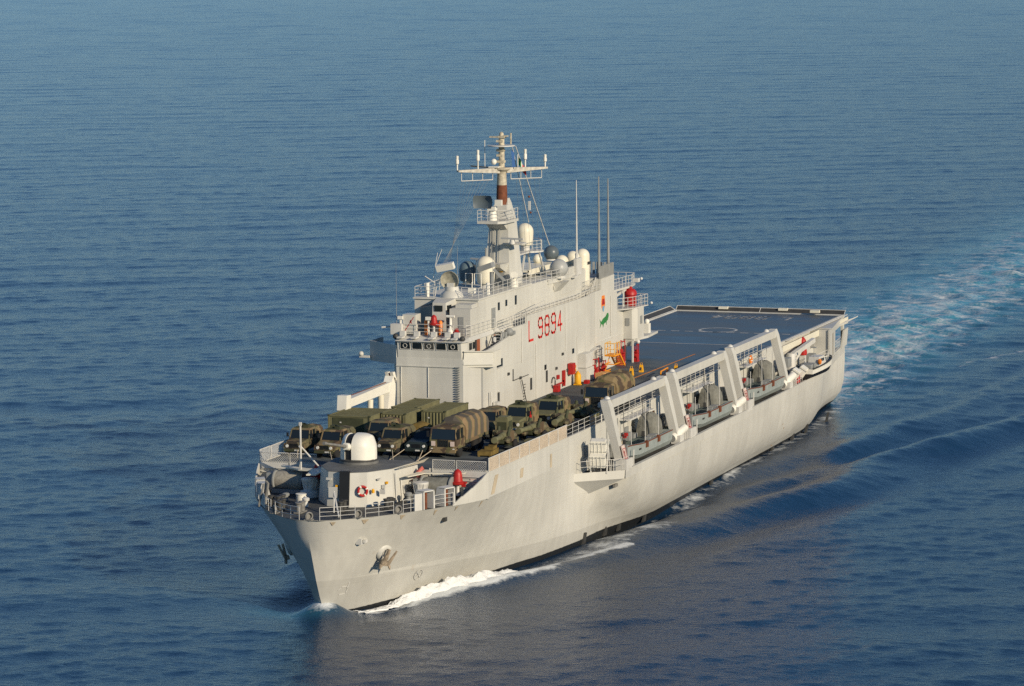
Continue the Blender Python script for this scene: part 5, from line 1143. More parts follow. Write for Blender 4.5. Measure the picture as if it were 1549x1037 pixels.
# ------------------------------------------------------------------ army vehicles
def wheel(t, x, y, r=.46, wd=.3):
    b = MB(); b.lathe([(r*.55, -wd/2), (r*.92, -wd/2), (r, -wd/4), (r, wd/4), (r*.92, wd/2), (r*.55, wd/2)], (x, y, r), 18, 'y')
    o = build('wheel', b, 'rubber', t)
    b = MB(); b.lathe([(.05, -wd*.42), (r*.55, -wd*.46), (r*.55, wd*.46), (.05, wd*.42)], (x, y, r), 12, 'y'); build('rim', b, 'olive_dark', o)
def light_truck(loc, label, rz=0, m='camo', cm='camo_tan', load=True, dark=False, nm='army_truck'):
    t = empty(nm, loc, label, 'army truck', 'army trucks parked on deck', rz); hw = .98
    b = MB(); b.hexa([(2.3, -.8, .62), (2.3, .8, .62), (.95, hw, .55), (.95, -hw, .55)][::-1]+[(2.25, -.72, 1.28), (2.25, .72, 1.28), (.95, .88, 1.45), (.95, -.88, 1.45)][::-1])
    for s in (-1, 1): b.hexa([(1.1, s*.72-.26, .75), (2.32, s*.72-.26, .75), (2.32, s*.72+.26, .75), (1.1, s*.72+.26, .75), (1.15, s*.72-.24, 1.16), (2.2, s*.72-.24, 1.16), (2.2, s*.72+.24, 1.16), (1.15, s*.72+.24, 1.16)])
    b.box(-.75, .95, -hw, hw, .55, 1.42)
    for s in (-1, 1):
        b.beam((.93, s*(hw-.06), 1.4), (.55, s*(hw-.14), 2.18), .09, .09); b.beam((-.7, s*(hw-.06), 1.4), (-.72, s*(hw-.14), 2.18), .1, .1); b.beam((.1, s*(hw-.05), 1.4), (.05, s*(hw-.14), 2.18), .07, .07)
    b.beam((.74, 0, 1.42), (.55, 0, 2.18), .06, .06)
    b.hexa([(-.8, -hw+.08, 2.15), (.62, -hw+.08, 2.15), (.62, hw-.08, 2.15), (-.8, hw-.08, 2.15), (-.75, -hw+.18, 2.3), (.45, -hw+.18, 2.3), (.45, hw-.18, 2.3), (-.75, hw-.18, 2.3)])
    b.box(-.8, -.72, -hw+.05, hw-.05, 1.4, 2.15)
    body = build('body', b, m, t)
    b = MB(); b.hexa([(.86, -hw+.14, 1.45), (.9, -hw+.14, 1.45), (.9, hw-.14, 1.45), (.86, hw-.14, 1.45), (.54, -hw+.2, 2.14), (.58, -hw+.2, 2.14), (.58, hw-.2, 2.14), (.54, hw-.2, 2.14)]); build('windscreen', b, 'glass', t)
    for s in (-1, 1):
        b = MB(); b.hexa([(-.65, s*(hw-.1)-.01, 1.45), (.75, s*(hw-.1)-.01, 1.45), (.75, s*(hw-.1)+.01, 1.45), (-.65, s*(hw-.1)+.01, 1.45), (-.65, s*(hw-.16)-.01, 2.1), (.48, s*(hw-.16)-.01, 2.1), (.48, s*(hw-.16)+.01, 2.1), (-.65, s*(hw-.16)+.01, 2.1)]); build('side_window', b, 'glass', t)
    b = MB()
    for k in range(7): b.cbox((2.28, -.36+.12*k, .95), (.06, .06, .42))
    build('grille', b, 'black', t)
    for s in (-1, 1):
        b = MB(); b.lathe([(.02, .1), (.13, .1), (.14, 0)], (2.25, s*.62, .95), 12, 'x'); sub('headlight', b, 'lamp', t)
        b = MB(); b.cbox((.85, s*1.13, 1.75), (.08, .18, .34)); b.tube([(.85, s*.98, 1.6), (.85, s*1.1, 1.7)], .02, 4); build('mirror', b, 'black', t)
    b = MB(); b.cbox((2.42, 0, .6), (.16, 1.75, .22)); build('bumper', b, 'olive_dark', t)
    b = MB(); b.cbox((2.52, .35, .62), (.04, .4, .12)); build('number_plate', b, 'rail', t)
    b = MB(); b.box(-2.35, .9, -.4, .4, .45, .65); build('chassis', b, 'black', t)
    b = MB(); rows = []
    for x in (-.82, -1.3, -1.85, -2.35):
        sag = .04*math.cos(x*6); rows.append([(x, -hw, .75), (x, -hw, 1.95), (x, -hw+.22, 2.24-sag), (x, 0, 2.34-sag), (x, hw-.22, 2.24-sag), (x, hw, 1.95), (x, hw, .75)])
    b.sheet(rows, False, False); b.add(rows[0], [tuple(range(7))]); b.add(rows[-1], [tuple(range(6, -1, -1))]); build('canvas_cover', b, cm, t)
    for x in (1.55, -1.55):
        for s in (-1, 1): wheel(t, x, s*.8)
    if load:
        b = MB(); b.box(-.65, .35, -.6, .6, 2.3, 2.38); b.cbox((-.3, -.25, 2.48), (.5, .4, .26)); b.cbox((-.1, .3, 2.45), (.45, .5, .2)); b.tube([(-.7, -.5, 2.5), (-.2, .1, 2.62), (.1, .5, 2.5)], .06, 5); build('roof_load', b, 'olive_dark', t)
    return t
light_truck((119.0, -8.95, D), 'green camouflage army truck in the front starboard corner, beside the starboard fence', R(1))
LT2 = light_truck((119.3, -5.85, D), 'camouflage army truck in the front row behind the jackstaff', R(-2), 'camo_tan', 'camo')
light_truck((112.9, -3.9, D), 'brown canopied army truck in the second row, in front of the narrow olive container', R(1), 'camo', 'camo_tan', False)
light_truck((116.7, -1.15, D), 'dark camouflage army truck parked right behind the gun turret', R(-1), 'camo', 'camo', True)
light_truck((104.3, 3.2, D), 'brown roofed army truck half hidden behind the striped tarpaulin truck', R(1), 'camo', 'camo_tan', False).scale = (1.05, 1.05, 1.06)
LT7 = light_truck((101.6, 5.2, D), 'olive army truck with a red and white board on its side', 0, 'olive', 'camo_tan', True)
LT7.scale = (1.04, 1.04, 1.12)
b = MB(); b.cbox((.2, 1.06, 1.35), (.08, .05, .9)); b.cbox((.2, 1.08, 1.35), (.5, .04, .35)); build('warning_board', b, 'red', LT7)
light_truck((96.6, 6.55, D), 'olive army truck with tan canopy, rearmost of the parked vehicles inboard of the howitzers', R(-2), 'olive', 'camo_tan', True).scale = (1.05, 1.05, 1.1)
def recon(loc, label):
    t = empty('armoured_jeep', loc, label, 'armoured jeep'); hw = 1.08
    b = MB(); b.hexa([(2.35, -.95, .55), (2.35, .95, .55), (-2.3, .95, .55), (-2.3, -.95, .55)][::-1]+[(2.3, -hw, 1.05), (2.3, hw, 1.05), (-2.3, hw, 1.05), (-2.3, -hw, 1.05)][::-1])
    b.hexa([(2.3, -hw, 1.05), (2.3, hw, 1.05), (.7, hw, 1.05), (.7, -hw, 1.05)][::-1]+[(2.2, -.85, 1.3), (2.2, .85, 1.3), (.7, .95, 1.42), (.7, -.95, 1.42)][::-1])
    b.hexa([(.75, -hw, 1.05), (.75, hw, 1.05), (-2.25, hw, 1.05), (-2.25, -hw, 1.05)][::-1]+[(.1, -.8, 1.98), (.1, .8, 1.98), (-2.1, .85, 1.95), (-2.1, -.85, 1.95)][::-1])
    build('body', b, 'blackgreen', t)
    b = MB(); b.hexa([(.66, -.88, 1.42), (.72, -.88, 1.42), (.72, .88, 1.42), (.66, .88, 1.42), (.2, -.74, 1.9), (.26, -.74, 1.9), (.26, .74, 1.9), (.2, .74, 1.9)]); build('windscreen', b, 'glass', t)
    for s in (-1, 1):
        b = MB(); b.lathe([(.02, .1), (.12, .1), (.13, 0)], (2.3, s*.72, .98), 12, 'x'); sub('headlight', b, 'lamp', t)
        b = MB(); b.cbox((.6, s*1.2, 1.5), (.06, .2, .25)); build('mirror', b, 'black', t)
    b = MB()
    for k in range(7): b.cbox((2.33, -.36+.12*k, .98), (.05, .06, .34))
    build('grille', b, 'black', t)
    b = MB(); b.cbox((2.42, 0, .62), (.16, 1.9, .2)); build('bumper', b, 'blackgreen', t)
    b = MB(); b.cbox((2.52, .2, .62), (.04, .4, .12)); build('number_plate', b, 'rail', t)
    b = MB(); b.box(-1.6, -.2, -.55, .55, 1.95, 2.1); b.tube([(-.3, -.7, 2.15), (-.3, .7, 2.15)], .05, 5); build('roof_hatch', b, 'black', t)
    for x in (1.5, -1.5):
        for s in (-1, 1): wheel(t, x, s*.9, .5, .34)
recon((116.1, 1.4, D), 'low black green armoured jeep in the shade beside the striped tarpaulin truck')
def cargo_truck(loc, label, tm='camo_stripe', cm='camo_tan', rz=0, dk=False):
    t = empty('cargo_truck', loc, label, 'army truck', 'cab over cargo trucks', rz); hw = 1.24
    b = MB()
    b.box(2.0, 4.2, -hw, hw, .85, 1.62)
    for s in (-1, 1):
        for x0, x1 in ((4.16, 3.95), (3.05, 3.05), (2.05, 2.08)): b.beam((x0, s*(hw-.06), 1.6), (x1, s*(hw-.12), 2.6), .12, .12)
    b.hexa([(2.0, -hw+.05, 2.55), (4.05, -hw+.05, 2.55), (4.05, hw-.05, 2.55), (2.0, hw-.05, 2.55), (2.05, -hw+.2, 2.75), (3.75, -hw+.2, 2.75), (3.75, hw-.2, 2.75), (2.05, hw-.2, 2.75)])
    b.box(2.0, 2.08, -hw+.05, hw-.05, 1.6, 2.6); b.box(3.9, 4.25, -hw, hw, .7, .95)
    b.cbox((2.9, 0, 2.78), (1.0, .9, .1)); build('cab', b, cm, t)
    b = MB(); b.hexa([(4.1, -hw+.12, 1.65), (4.16, -hw+.12, 1.65), (4.16, hw-.12, 1.65), (4.1, hw-.12, 1.65), (3.92, -hw+.16, 2.55), (3.98, -hw+.16, 2.55), (3.98, hw-.16, 2.55), (3.92, hw-.16, 2.55)]); build('windscreen', b, 'glass', t)
    for s in (-1, 1):
        b = MB(); b.box(2.15, 3.95, s*(hw-.11)-.01, s*(hw-.11)+.01, 1.62, 2.5); build('side_window', b, 'glass', t)
        b = MB(); b.cbox((4.28, s*.88, 1.3), (.06, .36, .42)); sub('headlight', b, 'sign', t)
        b = MB(); b.lathe([(.02, .06), (.1, .06), (.1, 0)], (4.3, s*1.0, .82), 10, 'x'); build('fog_lamp', b, 'lamp', t)
        b = MB(); b.cbox((4.15, s*1.42, 2.1), (.1, .2, .5)); b.tube([(4.1, s*1.2, 2.4), (4.15, s*1.4, 2.3)], .02, 4); build('mirror', b, 'black', t)
    b = MB()
    for k in range(6): b.cbox((4.23, -.42+.17*k, 1.32), (.05, .09, .6))
    build('grille', b, 'black', t)
    b = MB(); b.cbox((4.35, 0, .68), (.26, 2.4, .3)); build('bumper', b, cm, t)
    b = MB(); b.box(-4.1, 4.0, -.45, .45, .55, .85); b.box(-4.1, 1.9, -1.15, 1.15, .95, 1.1); build('chassis', b, 'black', t)
    b = MB(); b.box(-4.15, 1.8, -hw, hw, 1.05, 1.6); build('cargo_bed', b, 'camo', t)
    b = MB(); rows = []
    for i in range(13):
        x = 1.75-5.9*i/12; sag = .06*math.cos(i*math.pi/1.5); ed = .25*(i in (0, 12))
        rows.append([(x, -hw-.02, 1.35), (x, -hw-.03+.03*math.sin(i*2.1), 2.2), (x, -hw+.05, 2.75-sag-ed*.4), (x, -hw+.4, 3.15-sag-ed), (x, 0, 3.32-sag-ed), (x, hw-.4, 3.15-sag-ed), (x, hw-.05, 2.75-sag-ed*.4), (x, hw+.03+.03*math.sin(i*2.1+1), 2.2), (x, hw+.02, 1.35)])
    b.sheet(rows, False, False); b.add(rows[0], [tuple(range(9))]); b.add(rows[-1], [tuple(range(8, -1, -1))]); build('tarpaulin', b, tm, t)
    for x in (3.0, -1.2, -2.6):
        for s in (-1, 1): wheel(t, x, s*1.0, .52, .36)
    return t
cargo_truck((114.3, 3.95, D), 'large cargo truck with tan, grey and green striped tarpaulin at the front of the deck')
cargo_truck((83.9, 8.2, D), 'lone cargo truck with faded tan tarpaulin parked aft by the port rail', 'camo_tan', 'camo_tan')
def trailer(loc, label, sx, sy, h, m):
    t = empty('covered_trailer', loc, label, 'trailer'); b = MB(); rows = []
    for i in range(9):
        x = -sx/2+sx*i/8; e = .7 if i in (0, 8) else 1
        rows.append([(x, -sy/2, h*.45)]+[(x, -sy/2+sy*k/6, h*e*(.82+.18*math.sin(math.pi*k/6))+.05*math.sin(i*3+k*2)) for k in range(7)]+[(x, sy/2, h*.45)])
    b.sheet(rows, True, True); b.add(rows[0], [tuple(range(9))]); b.add(rows[-1], [tuple(range(8, -1, -1))]); build('tarpaulin', b, m, t)
    b = MB(); b.box(-sx/2+.05, sx/2-.05, -sy/2+.05, sy/2-.05, h*.3, h*.5); b.tube([(sx/2, 0, h*.35), (sx/2+.9, 0, h*.3)], .06, 6); build('bed', b, 'olive_dark', t)
    for s in (-1, 1): wheel(t, 0, s*(sy/2-.05), .42, .25)
    return t
trailer((111.2, -.95, D), 'trailer under an ochre tarpaulin in front of the right hand olive container', 2.2, 1.7, 2.0, 'tarp')
def howitzer(loc, label, rz):
    t = empty('howitzer', loc, label, 'howitzer', 'towed howitzers lashed along the port fence', rz)
    b = MB(); b.tube([(-1.3, 0, 1.25), (-.2, 0, 1.28), (1.0, 0, 1.3)], [.34, .36, .3], 10); b.tube([(1.0, 0, 1.3), (3.1, 0, 1.36)], [.24, .2], 10); b.tube([(3.1, 0, 1.36), (3.6, 0, 1.37)], .28, 10); build('barrel', b, 'olive', t)
    b = MB(); b.box(-.9, 1.2, -.3, .3, .75, 1.05); b.box(-.4, .5, -.9, .9, .5, .75); b.cbox((-.2, 0, 1.0), (.8, .8, .7)); build('carriage', b, 'olive_dark', t)
    b = MB(); b.hexa([(.25, -1.05, .5), (.32, -1.05, .5), (.32, 1.05, .5), (.25, 1.05, .5), (-.1, -.95, 1.75), (-.03, -.95, 1.75), (-.03, .95, 1.75), (-.1, .95, 1.75)]); build('shield', b, 'camo', t)
    for s in (-1, 1):
        b = MB(); b.beam((0, s*.45, .6), (-3.4, s*.3, .35), .22, .3); b.cbox((-3.5, s*.32, .4), (.3, .4, .6)); build('trail', b, 'olive', t)
        b = MB(); b.tube([(.4, s*.4, .9), (-.35, s*.5, 2.0)], [.15, .16], 10); build('equilibrator', b, 'olive_dark', t)
        wheel(t, 0, s*1.05, .52, .28)
    # bundled netting laid over the carriage
    b = MB()
    for (x, y, z, r_s) in ((-.9, .5, 1.25, .42), (-.3, -.55, 1.45, .38), (.6, .55, 1.0, .35), (-1.7, 0, .85, .45), (-2.5, .2, .7, .35), (1.3, -.4, .9, .3)):
        rs = random.Random(int(x*100+y*10)); bb = MB().sphere((0, 0, 0), r_s, 10, -.95)
        b.add([(x+v[0]*1.4*(1+.35*rs.random()), y+v[1]*(1+.35*rs.random()), z+v[2]*.8*(1+.3*rs.random())) for v in bb.v], bb.f)
    sub('netting_bundle', b, 'camo', t)
    return t
H = howitzer((112.3, 7.35, D), 'towed howitzer nearest the bow, beside the striped tarpaulin truck', R(6))
clone(H, (106.3, 8.15, D), 'towed howitzer second from the bow, beside the olive truck with the red and white board', R(-4))
clone(H, (100.2, 8.75, D), 'towed howitzer third from the bow, where the mesh fence ends', R(8))
clone(H, (94.2, 8.6, D), 'towed howitzer nearest the lone aft truck, beside the open port rail', R(-3))
def box_thing(nm, loc, label, cat, parts, m, rz=0, group=None):
    b = MB()
    for c, s in parts: b.cbox(c, s)
    o = build(nm, b, m, None, loc, rz); return tag(o, label, cat, group)
o = box_thing('generator_box', (107.4, 5.75, D), 'square olive generator box standing behind the striped tarpaulin truck', 'generator', (((0, 0, 1.25), (1.3, 1.05, 1.9)), ((0, 0, 2.25), (1.1, .9, .1)), ((0, 0, .25), (1.1, .9, .2))), 'olive')
b = MB(); b.cbox((.66, 0, 1.4), (.05, .8, .9)); b.cbox((0, .54, 1.5), (.9, .05, .8)); build('louvre_panel', b, 'olive_dark', o)
for k in (-.4, .4):
    b = MB(); b.box(k-.1, k+.1, -.45, .45, 0, .2); build('skid', b, 'olive_dark', o)
box_thing('pallet_load', (115.4, 7.0, D), 'low olive pallet load lying by the corner of the port fence', 'pallet', (((0, 0, .3), (2.6, 1.2, .35)), ((-.5, .1, .6), (1.2, .8, .3)), ((0, .5, .08), (2.6, .15, .14)), ((0, -.5, .08), (2.6, .15, .14))), 'tarp', R(4))
box_thing('pallet_load', (109.6, 8.95, D), 'low olive pallet load between the first two howitzers and the fence', 'pallet', (((0, 0, .3), (2.4, .9, .3)), ((.3, 0, .55), (1.2, .6, .3)), ((0, .4, .08), (2.4, .12, .14)), ((0, -.4, .08), (2.4, .12, .14))), 'olive', R(2))
# lashing chains between vehicles and deck
b = MB()
for (x, y), (x2, y2) in (((119.6, -1.9), (121.3, -2.6)), ((119.5, -.4), (121.4, .4)), ((118.9, .5), (121.2, -.1)), ((118.9, 2.2), (121.2, 2.6)), ((118.9, 3.0), (121.2, 2.4)), ((122, -5.2), (123.3, -4.5)), ((121.6, -8.4), (123, -7.9))): b.tube([(x, y, D+.7), (x2, y2, D+.03)], .035, 4)
o = build('lashing_chains', b, 'tan'); tag(o, 'tan lashing straps running from the front row of vehicles to the deck', 'lashings', None, 'stuff')
# ------------------------------------------------------------------ containers
def container(loc, label, L_, W_, H_, open_front=False):
    t = empty('shipping_container', loc, label, 'container', 'olive containers in front of the superstructure')
    b = MB(); b.box(-L_/2+.04, L_/2-.06, -W_/2+.05, W_/2-.05, .12, H_-.06)
    for i in range(int(L_/.32)):
        x = -L_/2+.25+i*.32
        for s in (-1, 1): b.hexa([(x-.08, s*(W_/2-.05)-.01, .15), (x+.08, s*(W_/2-.05)-.01, .15), (x+.05, s*(W_/2-.012), .15), (x-.05, s*(W_/2-.012), .15), (x-.08, s*(W_/2-.05)-.01, H_-.12), (x+.08, s*(W_/2-.05)-.01, H_-.12), (x+.05, s*(W_/2-.012), H_-.12), (x-.05, s*(W_/2-.012), H_-.12)] if s > 0 else [(x-.05, s*(W_/2-.012), .15), (x+.05, s*(W_/2-.012), .15), (x+.08, s*(W_/2-.05)+.01, .15), (x-.08, s*(W_/2-.05)+.01, .15), (x-.05, s*(W_/2-.012), H_-.12), (x+.05, s*(W_/2-.012), H_-.12), (x+.08, s*(W_/2-.05)+.01, H_-.12), (x-.08, s*(W_/2-.05)+.01, H_-.12)])
        b.box(x-.05, x+.05, -W_/2+.12, W_/2-.12, H_-.07, H_-.03)
    build('body', b, 'olive', t)
    b = MB()
    for x in (-L_/2+.06, L_/2-.06):
        for y in (-W_/2+.06, W_/2-.06): b.cbox((x, y, H_/2), (.14, .14, H_))
        b.cbox((x, 0, H_-.05), (.12, W_-.2, .12)); b.cbox((x, 0, .08), (.12, W_-.2, .16))
    for y in (-W_/2+.06, W_/2-.06): b.cbox((0, y, H_-.045), (L_-.2, .11, .11)); b.cbox((0, y, .08), (L_-.2, .11, .16))
    build('frame', b, 'olive', t)
    b = MB()
    if open_front:
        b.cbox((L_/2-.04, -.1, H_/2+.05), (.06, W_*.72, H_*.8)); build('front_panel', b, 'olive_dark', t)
    else:
        n = int(W_/.3)
        for i in range(n): y = -W_/2+.22+i*(W_-.44)/(n-1); b.hexa([(L_/2-.07, y-.09, .2), (L_/2+.02, y-.05, .2), (L_/2+.02, y+.05, .2), (L_/2-.07, y+.09, .2), (L_/2-.07, y-.09, H_-.15), (L_/2+.02, y-.05, H_-.15), (L_/2+.02, y+.05, H_-.15), (L_/2-.07, y+.09, H_-.15)])
        build('front_panel', b, 'olive', t)
    b = MB(); b.cbox((L_/2-.2, W_/2+.01, H_*.55), (.14, .02, .16)); b.cbox((L_/2+.03, -W_*.2, H_*.75), (.02, .16, .12)); build('marking_plate', b, 'rail', t)
    for x in (-L_/2+.06, L_/2-.06):
        for y in (-W_/2+.06, W_/2-.06): b = MB(); b.cbox((x, y, H_-.02), (.19, .19, .13)); build('corner_casting', b, 'olive_dark', t)
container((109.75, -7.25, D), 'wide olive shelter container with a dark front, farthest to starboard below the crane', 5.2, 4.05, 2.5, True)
container((107.9, -3.95, D), 'narrow short olive container with ribbed front, beside the wide dark fronted one', 4.0, 2.35, 2.5)
container((102.7, -4.5, D), 'olive container behind the narrow one, closest to the superstructure front', 6.06, 2.44, 2.5)
container((104.3, -1.05, D), 'long olive container with ribbed front right of the others, in front of the bridge ladder', 6.06, 2.3, 2.5)

# ------------------------------------------------------------------ loose gear on the flight deck and the superstructure
box_thing('storage_cabinet', (64.6, -.35, D), 'lower white storage cabinet of the stack against the superstructure', 'cabinet', (((0, 0, .72), (2.5, .85, 1.35)), ((0, .44, .72), (1.1, .03, 1.1)), ((0, 0, .03), (2.3, .7, .06))), 'rail', 0, 'stacked white cabinets')
box_thing('storage_cabinet', (64.7, -.38, D+1.42), 'upper white storage cabinet standing on the lower one', 'cabinet', (((0, 0, .75), (2.3, .8, 1.4)), ((.55, .41, .72), (.9, .03, 1.1)), ((0, 0, .03), (2.2, .7, .06))), 'rail', 0, 'stacked white cabinets')
def gas(loc):
    t = empty('cylinder_trolley', loc, 'yellow gas cylinder on a trolley beside the white cabinets', 'gas cylinder')
    b = MB(); b.lathe([(.3, .12), (.33, .25), (.33, 1.0), (.22, 1.25), (.08, 1.35), (.08, 1.45)], (0, 0, 0), 16); build('cylinder', b, 'yellow', t)
    b = MB(); b.tube([(-.1, -.35, .1), (-.1, -.35, 1.9)], .06, 6); b.tube([(-.1, .1, .1), (-.1, -.3, 1.7)], .05, 6); b.cbox((0, 0, .07), (.6, .75, .08)); build('frame', b, 'yellow', t)
    for s in (-1, 1): wheel(t, -.25, s*.4, .16, .1)
    b = MB(); b.cbox((.0, -.3, 1.9), (.18, .2, .3)); build('gauge', b, 'orange', t)
gas((68.1, -.1, D))
def hose_rack(loc, label, h, wd, m='red', group='red fire fighting stands'):
    t = empty('fire_stand', loc, label, 'fire stand', group)
    b = MB(); b.box(-wd/2, wd/2, -.3, .3, 0, .12)
    for x in (-wd/2+.06, wd/2-.06): b.tube([(x, .2, .1), (x, .2, h)], .05, 6); b.tube([(x, -.2, .1), (x, -.2, h*.9)], .05, 6)
    b.beam((-wd/2, 0, h*.45), (wd/2, 0, h*.55), .5, .1); b.beam((-wd/2, .15, h*.9), (wd/2, .15, h), .1, .1); build('frame', b, m, t)
    b = MB()
    for k in range(3): b.lathe([(.12, -.15), (.24, -.12), (.24, .12), (.12, .15)], (-wd/2+wd*(k+.5)/3, .05, h*.35+.25*(k % 2)*h*.8), 12, 'y')
    sub('hose_reel', b, m, t)
    b = MB(); b.box(-wd/2+.05, wd/2-.05, -.25, .25, .12, h*.32); build('locker', b, m, t)
    return t
hose_rack((62.1, -.35, D), 'wide red fire stand with hose reels beside the white cabinets', 2.0, 2.2)
hose_rack((57.9, -.7, D), 'small red fire stand between the wide red one and the yellow scaffold', 1.3, .8)
hose_rack((50.9, -.9, D), 'tall red fire stand behind the yellow scaffold', 2.6, 1.4)
hose_rack((47.9, -.2, D), 'red fire stand at the aft corner of the superstructure', 1.9, .7)
b = MB(); b.cbox((0, 0, .3), (.8, .6, .6)); b.cbox((0, .31, .3), (.3, .05, .6)); o = build('red_box', b, 'red', None, (66.6, .35, D)); tag(o, 'small red box on the deck at the foot of the lower white cabinet', 'box'); o.scale = (.9, .7, .6)
t = empty('wooden_crate', (64.4, 1.25, D), 'plywood crate lying on the deck in front of the wide red fire stand', 'crate', rz=R(-6))
b = MB(); b.cbox((-.1, 0, .5), (1.6, .85, .72)); build('box', b, 'wood', t)
b = MB()
for x in (-.8, -.1, .6): b.cbox((x, 0, .5), (.09, .9, .78))
build('batten', b, 'wood', t)
b = MB()
for x in (-.6, .4): b.cbox((x, 0, .07), (.14, .9, .14))
build('skid', b, 'dark', t)
# yellow scaffold stairs
t = empty('scaffold_tower', (57.6, .55, D), 'yellow orange wheeled scaffold tower with guard rails near the superstructure', 'scaffold', None, R(180))
b = MB()
for x in (-1.9, -.1):
    for y in (-.5, .5): b.beam((x, y, .1), (x, y, 2.0), .12, .12)
for z in (.35, 1.1, 1.95):
    b.beam((-1.9, .5, z), (-.1, .5, z), .08, .1); b.beam((-1.9, -.5, z), (-.1, -.5, z), .08, .1); b.beam((-1.9, -.5, z), (-1.9, .5, z), .08, .1)
b.beam((-1.9, .5, .35), (-.1, .5, 1.95), .07, .07); b.box(-1.95, -.05, -.55, .55, 1.95, 2.05); build('frame', b, 'gold', t)
b = MB(); b.beam((-.1, .5, 2.0), (1.7, .5, .6), .1, .22); b.beam((-.1, -.5, 2.0), (1.7, -.5, .6), .1, .22)
for k in range(6): b.cbox((.1+.27*k, 0, 1.8-.22*k), (.22, 1.0, .06))
b.beam((1.7, .5, .65), (1.7, .5, .1), .1, .1); b.beam((1.7, -.5, .65), (1.7, -.5, .1), .1, .1); build('steps', b, 'gold', t)
b = MB(); b.rail([(-.1, .5, 2.05), (-1.9, .5, 2.05), (-1.9, -.5, 2.05), (-.1, -.5, 2.05)], 1.2, .9, (1, .5), .05); build('guard_rail', b, mat('faded_yellow', (.72, .42, .10), .6), t)
for x in (-1.9, -.1):
    for y in (-.5, .5): b = MB(); b.lathe([(.03, -.06), (.12, -.06), (.12, .06), (.03, .06)], (x, y, .12), 10, 'y'); build('castor', b, 'rubber', t)
def chock(loc, label):
    b = MB(); b.hexa([(-.25, -.2, 0), (.25, -.2, 0), (.25, .2, 0), (-.25, .2, 0), (-.08, -.16, .75), (.1, -.16, .75), (.1, .16, .75), (-.08, .16, .75)]); b.tube([(0, -.1, .7), (0, -.1, .95), (0, .1, .95), (0, .1, .7)], .03, 5)
    o = build('deck_marker', b, 'yellow', None, loc); b = MB(); b.cbox((.17, 0, .35), (.12, .16, .3), Matrix.Rotation(R(-20), 3, 'Y')); build('dark_panel', b, 'dark', o)
    return tag(o, label, 'deck marker', 'yellow deck markers')
chock((59.4, 2.85, D), 'yellow deck marker nearest the scaffold tower'); chock((56.3, 2.95, D), 'yellow deck marker at the forward end of the orange line, behind the first one'); chock((56.0, 6.6, D), 'yellow deck marker beyond the low yellow barrier')
b = MB(); b.tube([(1.6, 0, 0), (1.6, 0, .7), (-1.6, 0, .7), (-1.6, 0, 0)], .08, 6); b.tube([(-1.6, 0, .7), (-1.9, -.2, 0)], .06, 6); b.cbox((1.6, 0, .04), (.3, .3, .08)); b.cbox((-1.6, 0, .04), (.3, .3, .08)); o = build('tow_bar_stand', b, 'gold', None, (59.1, 6.25, D), R(4)); tag(o, 'low yellow barrier standing on the deck beside the first davit', 'barrier')
def cover_horn(loc, label, s=1):
    b = MB(); b.lathe([(.55, .3), (.6, .36), (.6, .5), (.42, .55), (.36, 1.1), (.3, 1.35), (.12, 1.5), (.02, 1.55)], (0, 0, 0), 16); b.cbox((0, 0, .45), (.3, 1.5, .14)); b.cbox((0, .5, .25), (.25, .3, .25))
    o = build('covered_machine_gun', b, 'red', None, loc); o.scale = (s, s, s)
    b = MB(); b.lathe([(.22, -.6), (.15, -.5), (.13, .3)], (0, 0, 0), 12); build('pedestal', b, 'rail', o)
    return tag(o, label, 'covered gun', 'guns under red covers')
cover_horn((126.3, 8.1, F+.9), 'red canvas cover over a mounting on the port side of the forecastle', 1.05)
cover_horn((126.4, -4.6, F+.9), 'red canvas cover in the shade on the starboard side of the forecastle', 1.0)
cover_horn((93.9, -5.9, 19.0), 'red canvas cover over a mounting on the bridge roof below the small cab', .78)
b = MB(); b.lathe([(.6, 0), (.68, .2), (.62, 1.1), (.72, 1.2), (.66, 1.5), (.45, 1.75), (.2, 1.8), (.22, 2.0), (.02, 2.05)], (0, 0, 0), 18); o = build('red_canister', b, 'red', None, (46.6, -1.2, 16.32)); tag(o, 'red covered drum standing on the railed balcony at the aft end of the superstructure', 'covered drum')
for (x, y, z, lb) in ((127.6, 7.6, F, 'small red pump on the forecastle below the red covered mounting'), (94.0, -3.6, 18.25, 'small red bin on the bridge roof beside the white pelorus')):
    b = MB(); b.cbox((0, 0, .25), (.6, .4, .4)); b.lathe([(.16, .4), (.2, .5), (.2, .7), (.05, .75)], (0, 0, 0), 12); o = build('red_pump', b, 'red', None, (x, y, z)); tag(o, lb, 'pump')
